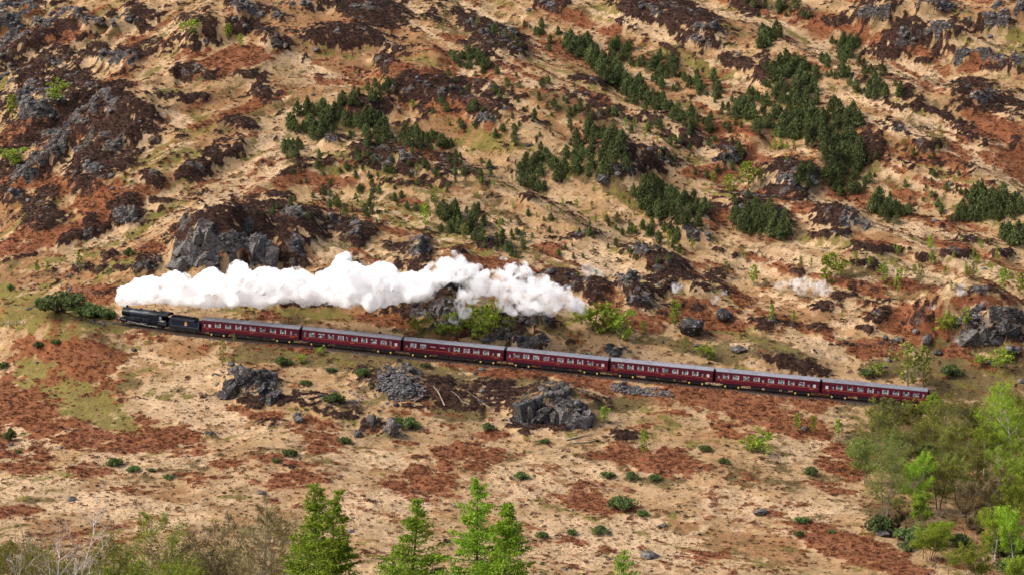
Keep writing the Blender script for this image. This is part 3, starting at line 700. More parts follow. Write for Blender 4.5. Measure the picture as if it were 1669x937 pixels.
# ------------------------------------------------------------------ Scots pines on the hillside
PINES = [  # u v ru rv tilt count height(px) label
    ("dark young Scots pine in the dense stand high on the right hillside", [(1260, 62, 28, 16, 0, 9, 22), (1290, 128, 48, 40, 20, 30, 24), (1240, 185, 75, 30, 20, 26, 24), (1335, 195, 65, 42, 10, 34, 25), (1375, 245, 38, 28, 10, 14, 25)]),
    ("dark young Scots pine in the small stand beside the grey crags at the upper right", [(1378, 68, 24, 10, 0, 7, 20), (1395, 115, 60, 30, 20, 16, 20), (1440, 145, 35, 16, 0, 8, 20), (1270, 12, 60, 12, 10, 8, 18)]),
    ("Scots pine in the slanting row running down the upper slope", [(945, 75, 24, 14, 30, 12, 22), (990, 110, 40, 15, 38, 26, 24), (1040, 150, 30, 15, 35, 20, 22), (1110, 185, 60, 12, 28, 16, 20)]),
    ("small Scots pine scattered above the slanting row of pines", [(1020, 85, 40, 14, 20, 9, 18), (1090, 120, 40, 25, 30, 12, 20), (1150, 140, 30, 20, 30, 8, 20), (880, 60, 60, 20, 10, 8, 15)]),
    ("Scots pine in the left stand on the knoll at mid slope", [(520, 195, 50, 26, 0, 26, 24), (600, 212, 32, 22, 10, 12, 26), (600, 150, 50, 16, -15, 12, 20), (690, 226, 55, 12, 5, 14, 20), (480, 242, 20, 20, 0, 7, 20)]),
    ("Scots pine in the thicket covering the middle knoll", [(975, 245, 55, 42, 5, 34, 24), (880, 275, 42, 30, 0, 18, 22), (1060, 310, 30, 18, 10, 10, 24), (1095, 335, 60, 26, 15, 22, 24), (1060, 375, 60, 12, 15, 6, 20)]),
    ("Scots pine in the dark group round the rocky knoll right of centre", [(1225, 345, 40, 30, 30, 18, 27), (1270, 365, 22, 18, 20, 8, 26), (1380, 290, 38, 24, 10, 14, 24), (1452, 340, 34, 18, 20, 12, 24), (1315, 285, 35, 16, 0, 8, 20)]),
    ("Scots pine in the wood at the right edge of the hillside", [(1610, 330, 60, 22, 8, 24, 27), (1650, 382, 22, 12, 0, 6, 26), (1570, 350, 30, 10, 0, 5, 22)]),
    ("Scots pine in the loose group above the steam plume", [(750, 352, 46, 24, 0, 16, 26), (820, 385, 50, 20, 0, 9, 20)]),
    ("Scots pine in the small stand on the upper middle slope", [(765, 95, 38, 14, 10, 14, 18), (830, 55, 30, 20, 0, 5, 14)]),
    ("small lone Scots pine scattered over the open middle slope", [(640, 290, 180, 50, 0, 40, 15), (860, 180, 180, 60, 10, 36, 15), (940, 390, 200, 40, 5, 26, 14), (560, 340, 120, 25, 0, 14, 14), (1130, 230, 90, 50, 20, 16, 16), (1500, 300, 120, 60, 20, 14, 13)]),
]
pine_meshes = [pine_mesh(100 + i, 4.0, 1.15 + .14 * (i % 4), 620, .23 + .02 * (i % 3)) for i in range(9)]
_pl = []
SHORT = {}
for (lab, _b), q in zip(PINES, ("pine %s of the dense dark stand high on the right", "pine %s of the stand by the upper right crags", "pine %s of the slanting row of pines on the upper slope",
        "pine %s of the loose pines above the slanting row", "pine %s of the pine stand on the left knoll", "pine %s of the thicket on the middle knoll", "pine %s of the dark group by the rocky knoll",
        "pine %s of the wood at the right edge", "pine %s of the loose group above the steam plume", "pine %s of the small stand on the upper middle slope", "lone pine %s of the open middle slope's scattered pines")):
    SHORT[lab] = q
for lab, blobs in PINES:
    for cu, cv_, ru, rv, tl, n, hp in blobs:
        n = int(n * 2.4)
        r = np.sqrt(RNG.random(n)); a = RNG.random(n) * 6.28; tl = math.radians(tl)
        X, Y = r * np.cos(a) * ru, r * np.sin(a) * rv
        U = cu + X * math.cos(tl) - Y * math.sin(tl); V = cv_ + X * math.sin(tl) + Y * math.cos(tl) + hp * .4
        P = spots(U, V)
        for p, r_, a_ in zip(P, r, a):
            hh = .5 + .95 * RNG.random() ** 1.2
            where = "in the middle" if r_ < .5 else ["at the right end", "along the lower edge", "at the left end", "along the upper edge"][int(((a_ + .785) % 6.283) / 1.5708) % 4]
            if p[1] < 738: _pl.append((px(hp * hh * .77, p), tuple(p), (lab, ("tall " if hh > 1.15 else "low " if hh < .82 else "mid-sized ") + SHORT[lab] % where)))
_pl.sort(key=lambda t: -t[0] / t[1][1])
_rest = []
for i, (h, p, lab) in enumerate(_pl):
    if i < 300:
        put("pine_tree", pine_meshes[i % 9], loc=p, rot=(0, 0, RNG.random() * 6.28), scale=(h / 4 * (.85 + .4 * RNG.random()), h / 4 * (.85 + .4 * RNG.random()), h / 4),
            label=lab[1], category="tree", group=lab[0].replace("Scots pine", "Scots pines"))
    else: _rest.append((p, h / 4))

def scatter(name, src_meshes, P, S, rots, label=None, tilt=None):
    """one object of kind stuff: the source clump set on every point by geometry nodes"""
    me = bpy.data.meshes.new(name); P = np.ascontiguousarray(P, np.float32)
    me.vertices.add(len(P)); me.vertices.foreach_set("co", P.ravel())
    a = me.attributes.new("sc", 'FLOAT', 'POINT'); a.data.foreach_set("value", np.ascontiguousarray(S, np.float32))
    a = me.attributes.new("rz", 'FLOAT', 'POINT'); a.data.foreach_set("value", np.ascontiguousarray(rots, np.float32))
    o = put(name, me, kind="stuff")
    ng = bpy.data.node_groups.new(name, 'GeometryNodeTree')
    ng.interface.new_socket("Geometry", in_out='INPUT', socket_type='NodeSocketGeometry')
    ng.interface.new_socket("Geometry", in_out='OUTPUT', socket_type='NodeSocketGeometry')
    gi, go = ng.nodes.new("NodeGroupInput"), ng.nodes.new("NodeGroupOutput")
    ip = ng.nodes.new("GeometryNodeInstanceOnPoints")
    gti = ng.nodes.new("GeometryNodeGeometryToInstance")
    for sm in reversed(src_meshes):
        src = bpy.data.objects.new(name + "_clump", sm)
        oi = ng.nodes.new("GeometryNodeObjectInfo"); oi.inputs["Object"].default_value = src
        ng.links.new(oi.outputs["Geometry"], gti.inputs[0])
    ng.links.new(gi.outputs[0], ip.inputs["Points"]); ng.links.new(gti.outputs[0], ip.inputs["Instance"])
    ip.inputs["Pick Instance"].default_value = True
    na = ng.nodes.new("GeometryNodeInputNamedAttribute"); na.data_type = 'FLOAT'; na.inputs["Name"].default_value = "sc"
    nr = ng.nodes.new("GeometryNodeInputNamedAttribute"); nr.data_type = 'FLOAT'; nr.inputs["Name"].default_value = "rz"
    cx = ng.nodes.new("ShaderNodeCombineXYZ"); ng.links.new(nr.outputs[0], cx.inputs[2])
    ng.links.new(na.outputs[0], ip.inputs["Scale"]); ng.links.new(cx.outputs[0], ip.inputs["Rotation"])
    ng.links.new(ip.outputs[0], go.inputs[0])
    md = o.modifiers.new("scatter", 'NODES'); md.node_group = ng
    return o
if _rest:
    scatter("distant_pine_scrub", pine_meshes[:5], [q[0] for q in _rest], [q[1] for q in _rest], RNG.random(len(_rest)) * 6.28)

# ------------------------------------------------------------------ ground cover: heather, bracken, dry grass
def clump(name, seed, n, r, h, leaf, aspect, mat, upw):
    rng = np.random.default_rng(seed)
    a = rng.random(n) * 6.28; q = np.sqrt(rng.random(n)) * r
    C = np.stack([np.cos(a) * q, np.sin(a) * q, h * (.1 + .9 * rng.random(n)) * (1 - .6 * (q / r) ** 2)], 1)
    d = C.copy(); d[:, 2] += upw; d /= np.linalg.norm(d, axis=1)[:, None]
    v, f = leaves(C, leaf, rng, aspect, d)
    return mesh_arrays(name, v, f, [mat])
def sample(prob, n):
    """points on the ground in view, by probability at the terrain's vertices weighted by true area"""
    area = np.gradient(tcol)[None] * TY * np.gradient(yrow)[:, None]
    vis = (uu > -160) & (uu < 1830) & (vv > -120) & (vv < 1010) & (TY > 342) & (TY < 730)
    w = (prob * area * vis * (np.abs(_s0) > 2.5)).ravel(); w = w / w.sum()
    ix = RNG.choice(w.size, n, p=w)
    r, c = ix // NC, ix % NC
    y = TY.ravel()[ix] + (RNG.random(n) - .5) * np.gradient(yrow)[r]; x = TX.ravel()[ix] + (RNG.random(n) - .5) * np.gradient(tcol)[c] * y
    return np.stack([x, y, ground_z(x, y) - .04], 1)
heat = [clump("heather_clump", 20 + i, 26, .40, .42, .15, 1.3, M['heather'], .3) for i in range(3)]
brac = [clump("bracken_clump", 30 + i, 22, .5, .38, .17, 2.2, M['bracken'], .1) for i in range(3)]
tuss = [clump("tussock_clump", 40 + i, 20, .34, .36, .075, 4.5, M['tussock'], .5) for i in range(3)]
for nm, cl, pr, n, s0 in (("heather_scrub", heat, (cover + .06) * (1 - rock), 60000, .7), ("bracken_litter", brac, (np.clip(MK['R'], 0, 1) ** .8 + .05) * (1 - .8 * cover) * (1 - rock), 36000, .7),
                      ("grass_tussocks", tuss, (.35 + MK['W']) * (1.15 - cover) * (1 - .9 * rock) * (1 - .6 * np.clip(MK['R'], 0, 1)) * (1 - .8 * MK['G']), 75000, .50)):
    P = sample(pr, n)
    scatter(nm, cl, P, s0 * (.5 + 1.0 * RNG.random(n) ** 2), RNG.random(n) * 6.28)

# ------------------------------------------------------------------ broadleaved trees
BM = {}
def kinds(key, count, fn):
    BM[key] = [fn(i) for i in range(count)]
kinds('birch', 4, lambda i: small_tree("birch_tree", 200 + i, 5.0, 1.25, [M['gbark'], M['birch']], 420, .24, limbs=18, top=.4))
kinds('lime', 3, lambda i: small_tree("birch_tree", 220 + i, 5.0, 1.5, [M['gbark'], M['birch_lime']], 620, .22, limbs=20, top=.4))
kinds('olive', 3, lambda i: small_tree("birch_tree", 240 + i, 5.0, 1.5, [M['gbark'], M['birch_olive']], 420, .20, limbs=20, top=.45))
kinds('shrub', 4, lambda i: small_tree("green_shrub", 260 + i, 3.0, 1.7, [M['gbark'], M['birch']], 500, .22, limbs=20, base=.05, stems=5, spread=.9, top=.4))
def bush_mesh(seed, n=1500, mat='bush', leaf=.12):
    rng = np.random.default_rng(seed)
    C = []; wood = []
    for k in range(16):
        a = rng.random() * 6.28; q = .82 * math.sqrt(rng.random()); c = np.array([math.cos(a) * q, math.sin(a) * q, .42 + .38 * (1 - q) * rng.random() * 1.6])
        wood.append(tube(np.linspace([0, 0, -.1], c, 3), [.04, .03, .015], 4))
        d = rng.normal(size=(n // 16, 3)); d /= np.linalg.norm(d, axis=1)[:, None]
        C.append(c + d * (.22 + .22 * rng.random()) * (.75 + .25 * rng.random((n // 16, 1))) * np.array([1, 1, .85]))
    C = np.concatenate(C); C = C[C[:, 2] > .02]
    v, f = leaves(C, leaf, rng, 1.3)
    V, F, mi = join([(*join(wood)[:2], 0), (v, f, 1)])
    return mesh_arrays("evergreen_bush", V, F, [M['bark'], M[mat]], False, mi)
BM['bush'] = [bush_mesh(280 + i) for i in range(4)]
BH = dict(birch=5.0, lime=5.0, olive=5.0, shrub=3.0, bush=1.1)
NAME = dict(birch="birch_tree", lime="birch_tree", olive="birch_tree", shrub="green_shrub", bush="evergreen_bush")
CAT = dict(birch="tree", lime="tree", olive="tree", shrub="bush", bush="bush")
_cnt = {}
def plant(kind, u, v, hp, label, wide=1.0, group=None):
    p = spots(u, v)[0]; i = _cnt.get(kind, 0); _cnt[kind] = i + 1
    h = px(hp, p) / BH[kind] * (.86 if kind == 'bush' else 1)
    return put(NAME[kind], BM[kind][i % len(BM[kind])], loc=(p[0], p[1], p[2] - .1), rot=(0, 0, RNG.random() * 6.28), scale=(h * wide, h * wide, h), label=label, category=CAT[kind], group=group)

LONE = [  # kind u v(foot) height(px) label wide
 ('shrub', 95, 168, 36, "yellow-green birch clump on the dark crag at the upper left", 1.2), ('birch', 20, 200, 48, "pale green birch at the left edge beside the upper left crag", 1.1),
 ('shrub', 20, 272, 32, "yellow-green thicket at the left edge below the upper left crag", 1.4), ('shrub', 305, 58, 28, "olive birch scrub left of the mossy knoll at the top left", 1.2),
 ('birch', 372, 68, 30, "green birch on the mossy knoll near the top left", 1.3), ('birch', 392, 80, 26, "olive birch below the mossy knoll near the top left", 1.),
 ('birch', 62, 450, 28, "small lime birch left of the pair on the left slope", .8), ('birch', 78, 450, 26, "bare brownish birch beside the small lime one on the left slope", .8),
 ('bush', 210, 418, 16, "tiny dark green bush above the front of the steam plume", .7), ('birch', 130, 445, 34, "thin olive birch above the line at the left", .9), ('olive', 178, 465, 32, "thin bare birch above the line left of the locomotive", .7),
 ('lime', 693, 372, 44, "bright lime birch standing alone above the middle of the plume", .75), ('olive', 710, 342, 40, "golden birch just above the bright lime birch at mid slope", .9),
 ('olive', 757, 398, 36, "golden olive birch right of the lime birch above the plume", 1.), ('birch', 815, 385, 32, "light green birch among the pines above the plume", .8),
 ('olive', 682, 292, 26, "yellow birch on the open slope left of centre", 1.), ('birch', 672, 180, 18, "small yellow-green birch on the rocks of the left knoll", 1.),
 ('birch', 1162, 302, 24, "small light green birch left of the dark crag group", 1.), ('lime', 1190, 318, 36, "lime birch at the left side of the green clump by the crag", 1.2), ('lime', 1220, 312, 52, "large lime birch in the green clump by the crag", 1.1), ('olive', 1240, 305, 36, "golden birch at the right side of the green clump by the crag", 1.1),
 ('birch', 1090, 408, 36, "light green birch left of the pair above the railway boulder", .8), ('birch', 1128, 412, 28, "slim light green birch right of the pair above the railway boulder", .7),
 ('olive', 1185, 450, 26, "olive birch clump on the slope above the grey slabs", 1.2), ('birch', 1228, 468, 40, "bushy yellow-green birch on the pale slope right of centre", 1.1),
 ('shrub', 1358, 460, 52, "large bushy birch beside the drifting steam at the right", .9), ('birch', 1395, 430, 22, "small birch behind the large bushy one at the right", 1.2), ('birch', 1463, 418, 20, "small birch by the dark heather ledge at the right", 1.2),
 ('birch', 1440, 462, 38, "leftmost birch of the loose row on the right slope", 1.2), ('birch', 1463, 480, 46, "tallest green birch of the loose row on the right slope", .7), ('olive', 1498, 468, 42, "brownish birch of the loose row on the right slope", .8), ('lime', 1515, 408, 26, "bright lime birch high on the right slope", .8), ('birch', 1518, 432, 24, "small birch below the bright lime one on the right slope", 1.1), ('birch', 1540, 450, 18, "tiny birch right of the loose row on the right slope", 1.),
 ('olive', 1585, 455, 28, "olive birch beside the small puff of steam at the right", 1.), ('birch', 1635, 475, 42, "light green birch near the right edge of the hillside", 1.1), ('birch', 1662, 485, 44, "olive green birch at the right edge of the hillside", 1.), ('birch', 1305, 440, 24, "slim birch left of the drifting steam at the right", .8), ('birch', 1322, 438, 20, "slim small birch just left of the large bushy birch", .8),
 ('birch', 1258, 525, 32, "small yellow birch on the pale slope above the grassy hump", .9), ('birch', 1293, 528, 26, "small olive birch above the grassy hump", .8), ('birch', 1372, 520, 18, "tiny green birch right of the grassy hump", .8),
 ('birch', 1100, 535, 50, "green birch left of the large black boulder", 1.1), ('shrub', 965, 545, 50, "bright yellow-green thicket by the end of the steam plume, left half", 1.1), ('shrub', 1010, 555, 52, "bright yellow-green thicket by the end of the steam plume, right half", 1.), ('shrub', 990, 535, 44, "yellow-green bush behind the bright thicket by the plume", 1.1), ('birch', 1048, 545, 26, "small pale bush right of the bright thicket by the plume", 1.),
 ('shrub', 1150, 587, 28, "yellow-green bush standing above the fifth carriage", 1.3), ('olive', 1115, 575, 30, "thin olive birch left of the bush above the fifth carriage", 1.),
 ('shrub', 685, 545, 34, "lime shrub below the rocks just above the second carriage gap", 1.), ('shrub', 745, 545, 40, "golden shrub below the wisp of steam over the third carriage", 1.), ('shrub', 790, 555, 56, "large olive shrub in the shaded cutting under the plume", 1.2), ('birch', 830, 545, 46, "green shrub at the right of the shaded cutting under the plume", 1.), ('shrub', 720, 552, 26, "small green shrub on the shaded rocks above the third carriage", 1.2), ('birch', 770, 545, 60, "tall olive birch in the shaded cutting under the plume", .8),
 ('shrub', 1555, 555, 48, "yellow-green birch bush left of the big crag at the right", .9), ('shrub', 1430, 612, 24, "bright green bush above the last carriage", 1.2), ('bush', 1412, 612, 15, "dark evergreen bush beside the bright green one above the last carriage", 1.2), ('shrub', 1632, 602, 32, "lime bush below the big crag at the right edge", 1.6), ('bush', 1550, 612, 20, "small dark bush right of the bare birch above the line", 1.2), ('shrub', 1600, 600, 22, "small green bush below the big crag", 1.2),
 ('olive', 1480, 640, 88, "large half-bare birch behind the last carriage", 1.25), ('olive', 1505, 630, 70, "bare-topped birch right behind the end of the last carriage", 1.0),
 ('bush', 100, 508, 42, "big dark green rhododendron beside the line at the left", 1.25), ('bush', 78, 500, 22, "low dark green rhododendron at the left end of the big one", 1.2), ('bush', 135, 514, 28, "green bush right of the big rhododendron", 1.1), ('bush', 160, 516, 22, "low bright green bush in front of the locomotive", 1.3), ('bush', 178, 520, 20, "small green bush touching the front of the locomotive", 1.),
 ('bush', 17, 473, 10, "tiny dark bush on the skyline of the green spur", .8), ('bush', 92, 560, 10, "small grey-green bush on the bracken spur", 1.2), ('bush', 64, 567, 11, "small round bush left on the bracken spur", 1.), ('bush', 4, 600, 14, "round green bush at the left edge of the bracken spur", 1.),
 ('olive', 362, 600, 52, "thin yellow birch in front of the first carriage", .55), ('birch', 382, 563, 22, "small green tree leaning before the first carriage", .7),
 ('bush', 460, 595, 17, "round green bush below the first carriage end", 1.1), ('bush', 497, 628, 11, "small dark bush by the left rocks below the line", 1.2), ('bush', 588, 612, 14, "small green bush below the second carriage", 1.2), ('bush', 540, 606, 10, "tiny green bush below the second carriage, left one", 1.2), ('bush', 545, 655, 18, "low green bush among the stones left of the scree", 1.3), ('bush', 695, 598, 10, "tiny green bush on the bank below the third carriage", 1.2),
 ('bush', 669, 698, 21, "round gorse bush beside the small boulders", 1.), ('bush', 648, 690, 14, "smaller gorse bush left of the round one", 1.), ('bush', 795, 700, 14, "round bush right of the fallen pale branches", 1.), ('bush', 470, 742, 13, "small round bush on the meadow left of centre", 1.3), ('bush', 563, 722, 12, "pale green bush below the small boulders", 1.3), ('bush', 450, 752, 9, "tiny grey-green bush on the meadow left of centre", 1.2),
 ('bush', 17, 718, 24, "dark green young conifer at the left edge", .55), ('bush', 29, 738, 8, "tiny green sapling below the young conifer", .9), ('bush', 188, 758, 15, "pale green bush below the bracken on the left meadow", 1.2), ('bush', 217, 768, 13, "olive bush on the left meadow", 1.2), ('bush', 274, 781, 10, "small green bush on the left meadow right of the olive one", 1.), ('bush', 246, 768, 7, "tiny dark bush on the left meadow", 1.2),
 ('bush', 850, 780, 14, "round bush left of the row of three on the meadow", 1.2), ('bush', 990, 778, 14, "left round bush of the row of three on the meadow", 1.2), ('bush', 1029, 781, 15, "middle round bush of the row of three on the meadow", 1.), ('bush', 1066, 783, 14, "right yellow-green bush of the row of three on the meadow", 1.1),
 ('bush', 1015, 830, 24, "big spreading green bush on the meadow right of centre", 1.3), ('bush', 1046, 840, 12, "small grey-green bush right of the big spreading one", 1.2), ('bush', 978, 870, 16, "pale bush on the lower meadow", 1.2), ('bush', 931, 871, 12, "dark bush on the lower meadow", 1.), ('bush', 885, 875, 12, "brownish bush on the lower meadow left", 1.2),
 ('lime', 1050, 745, 50, "slim yellow-green birch alone on the bracken patch of the meadow", .55), ('birch', 985, 688, 30, "pale green shrub right of the big rock outcrop", 1.5), ('bush', 888, 722, 11, "small lime bush below the big rock outcrop", 1.), 
 ('shrub', 1240, 738, 36, "lime shrub thicket at the bank foot right of centre", 1.4), ('shrub', 1222, 735, 26, "smaller lime shrub at the left of the bank foot thicket", 1.2), ('bush', 1180, 755, 11, "small grey-green bush at the foot of the bank", 1.2), ('bush', 1150, 735, 14, "dull bush on the bank left of the lime thicket", 1.), ('birch', 1300, 705, 36, "left shrub of the yellow-green pair on the bank", .9), ('birch', 1325, 708, 34, "right shrub of the yellow-green pair on the bank", .9), ('birch', 1366, 712, 32, "round yellow-green shrub on the bank left of the grove", 1.2),
 ('bush', 1320, 772, 16, "grey-green bush on the slope left of the grove", 1.), ('bush', 1308, 852, 14, "low green bush on the meadow left of the grove", 1.3), ('bush', 1302, 873, 11, "small green bush on the lower right meadow", 1.), ('bush', 1356, 868, 8, "tiny yellow-green bush by the bracken at the lower right", 1.),
 ('shrub', 520, 578, 12, "low yellow-green bramble below the first carriage gap", 1.6), ('shrub', 490, 590, 14, "yellow bramble below the end of the first carriage", 1.4)]
for k, u, v, hp, lab, w in LONE:
    plant(k, u, v, hp, lab, w)
_sb = []
for cu, cv_, ru, rv, n, hp, kd, lab in ((1520, 440, 140, 40, 16, 14, 'birch', "tiny pale green birch sapling scattered over the right slope"), (1000, 440, 160, 60, 12, 12, 'birch', "tiny birch sapling scattered on the slope right of the plume"),
        (1520, 235, 60, 18, 10, 18, 'olive', "small birch on the slope below the upper right crags"), (1080, 205, 70, 30, 9, 16, 'birch', "light green birch mixed among the slanting pines"), (1290, 230, 70, 40, 8, 18, 'birch', "light green birch among the dense pines at the right"),
        (735, 30, 60, 25, 10, 15, 'olive', "small bare birch near the top centre"), (580, 320, 160, 60, 22, 13, 'olive', "small olive birch scattered on the slope above the plume"), (900, 340, 200, 60, 34, 13, 'birch', "small green birch scattered among the pines at mid slope"),
        (1240, 450, 110, 40, 12, 13, 'olive', "small brownish sapling scattered on the pale slope right of centre"), (1580, 420, 80, 30, 12, 15, 'birch', "small yellow-green birch scattered near the right edge of the slope"), (240, 450, 90, 30, 10, 12, 'olive', "thin bare sapling scattered above the line at the left")):
    r = np.sqrt(RNG.random(n)); a = RNG.random(n) * 6.28
    for u, v in zip(cu + r * np.cos(a) * ru, cv_ + r * np.sin(a) * rv):
        plant(kd, u, v, hp * (.6 + .8 * RNG.random()), lab, .9, lab + "s")

def big_tree(name, seed, pos, h, cr, wood_m, leaf_m, label, cat="tree", n=4000, leaf=.13, group=None, aspect=1.3, along=False, **kw):
    (wv, wf), C, D, rng = tree_parts(seed, h, cr, kw.pop('base', .22), n=n, **kw)
    e = put(name, None, loc=pos, label=label, category=cat, group=group)
    put("trunk", mesh_arrays("trunk", wv, wf, [wood_m], True), e)
    if n > 50:
        lv, lf = leaves(C, leaf, rng, aspect, D if along else None)
        put("crown", mesh_arrays("crown", lv, lf, [leaf_m]), e)
    return e

# grove at the lower right: u, v(foot), height px, crown radius/height, material, stems, label
GROVE = [
 (1430, 740, 92, .30, 'olive', 'twig', 3, "sparse grey-green birch at the upper left corner of the grove"),
 (1452, 725, 84, .34, 'willow', 'gbark', 2, "round dull green willow just under the last carriage"),
 (1490, 712, 60, .40, 'olive', 'gbark', 3, "hazy olive birch directly below the end of the train"),
 (1535, 745, 105, .30, 'olive', 'gbark', 2, "tall pale olive birch just right of the train's end"),
 (1522, 715, 75, .28, 'birch', 'gbark', 1, "yellow-green birch touching the end of the last carriage"),
 (1575, 730, 80, .34, 'olive', 'gbark', 3, "half-bare birch in the top middle of the grove"),
 (1600, 735, 70, .36, 'olive', 'gbark', 3, "bare grey birch behind the tall lime birch"),
 (1628, 760, 142, .27, 'lime', 'gbark', 1, "tallest lime birch in the grove, near the right edge"),
 (1655, 775, 130, .26, 'lime', 'gbark', 2, "second bright lime birch at the right edge of the grove"),
 (1603, 775, 88, .30, 'birch', 'gbark', 1, "golden green birch left below the tallest lime birch"),
 (1668, 735, 95, .30, 'birch', 'gbark', 2, "green birch cut by the right edge behind the lime birches"),
 (1440, 842, 122, .36, 'willow', 'gbark', 4, "big bushy pale green willow at the left front of the grove"),
 (1412, 790, 80, .36, 'willow', 'gbark', 3, "thin grey-green willow at the grove's left edge beside the bracken"),
 (1488, 840, 104, .30, 'lime', 'gbark', 3, "bright yellow-green birch right of the big willow"),
 (1530, 830, 98, .30, 'olive', 'bark', 2, "first brown-olive birch in the middle of the grove"),
 (1562, 825, 92, .32, 'olive', 'bark', 3, "second brown-olive birch in the middle of the grove"),
 (1575, 855, 70, .38, 'twig', 'bark', 3, "dark purplish bare tree in the grove"),
 (1610, 850, 96, .32, 'twig', 'gbark', 3, "tall bare brown tree in the right part of the grove"),
 (1645, 860, 90, .34, 'birch', 'bark', 3, "mid-green tree at the right of the bare brown one"),
 (1665, 835, 88, .34, 'birch', 'bark', 2, "dull green tree at the right edge of the grove"),
 (1555, 790, 60, .40, 'willow', 'gbark', 3, "low grey-green willow between the two rows of the grove"),
 (1510, 775, 55, .36, 'willow', 'gbark', 2, "small dark green tree behind the yellow-green birch"),
 (1515, 915, 62, .52, 'birch', 'bark', 6, "spreading many-stemmed green tree below the grove"),
 (1535, 890, 42, .50, 'lime', 'gbark', 3, "small yellow birch behind the spreading many-stemmed tree"),
 (1585, 952, 74, .42, 'birch', 'gbark', 6, "green shrubby tree at the bottom right beside the fence"),
 (1618, 915, 92, .34, 'lime', 'gbark', 3, "yellow-green birch clump in front at the lower right"),
 (1655, 925, 110, .26, 'lime', 'gbark', 2, "tall yellow-green birch at the lower right edge"),
 (1664, 965, 60, .45, 'birch', 'gbark', 4, "bright green shrub in the lower right corner"),
 (1592, 880, 50, .30, 'twig', 'pbark', 3, "thin bare white-stemmed birch at the lower right"),
 (1470, 770, 78, .40, 'olive', 'gbark', 3, "hazy grey-olive birch behind the big bushy willow"),
 (1400, 762, 56, .42, 'willow', 'gbark', 3, "small hazy tree at the far left of the grove above the bracken"),
 (1550, 765, 76, .42, 'olive', 'gbark', 3, "hazy bare-topped birch in the centre of the upper grove"),
 (1590, 805, 84, .38, 'olive', 'gbark', 2, "olive birch behind the dark bare tree of the grove"),
 (1635, 815, 86, .40, 'birch', 'gbark', 3, "green birch below the two bright lime birches"),
 (1665, 800, 80, .40, 'birch', 'gbark', 2, "mid-green birch at the right edge under the lime birches"),
 (1510, 745, 66, .42, 'olive', 'gbark', 3, "low hazy birch just below the tail of the train"),
 (1455, 790, 90, .36, 'willow', 'gbark', 3, "tall grey-green willow standing behind the big bushy one"),
 (1505, 858, 58, .36, 'birch', 'gbark', 3, "small green birch between the front willow and the brown birches"),
 (1458, 868, 50, .2, 'twig', 'gbark', 2, "thin bare grey sapling in front of the grove"),
]
GM = dict(olive='birch_olive', willow='willow', birch='birch', lime='birch_lime', twig='twig', bush='bush')
for i, (u, v, hp, cr, lm, wm, stm, lab) in enumerate(GROVE):
    p = spots(u, v)[0]; h = px(hp, p)
    big_tree("birch_tree" if 'birch' in lab else "willow_tree" if 'willow' in lab else "bare_tree" if 'bare' in lab else "broadleaf_tree", 400 + i, p - np.array([0, 0, .1]), h, h * cr * 1.12, M['gbark'] if wm == 'twig' else M['pbark'] if (lm == 'lime' or i % 4 == 1) else M[wm], M[GM[lm]], lab,
             n=int(9500 * (.8 if lm in ('olive', 'twig') else 1.25)), leaf=.125 if lm != 'twig' else .07, stems=stm, limbs=28, top=.42, aspect=1.3 if lm != 'twig' else 5.0, along=(lm == 'twig'), base=.2 if stm < 4 else .12, spread=.5 if stm < 5 else 1.0)
for u, v, hp, w, lab in ((1438, 868, 34, .9, "small dark evergreen at the fence left of the grove foot"), (1488, 880, 30, 1.3, "dark glossy rhododendron under the grove"), (1478, 895, 14, 1.5, "low dark bush below the glossy rhododendron"),
                         (1640, 905, 38, 1.3, "dark rhododendron behind the lower right birches"), (1566, 890, 22, 1.2, "small dark bush right of the spreading tree"), (1655, 935, 30, 1.5, "dark green bush in the lower right corner"), (1480, 775, 20, 1.3, "dark bush in the shade of the big willow"), (1620, 700, 18, 1.4, "small bush behind the grove near the right edge")):
    plant('bush', u, v, hp, lab, w)

# ------------------------------------------------------------------ foreground trees (their feet are below the picture)
def nearpos(u, y):
    x = (u - CU) / FPX * (y * COSP + 70 * SINP)
    return np.array([x, y, float(ground_z(x, y))])
def row_height(pos, vtop):
    """height that makes a tree at pos reach picture row vtop"""
    yc = (CV - vtop) / FPX; t = pos[1] / (COSP + yc * SINP)
    return CAMZ + (-SINP + yc * COSP) * t - pos[2]

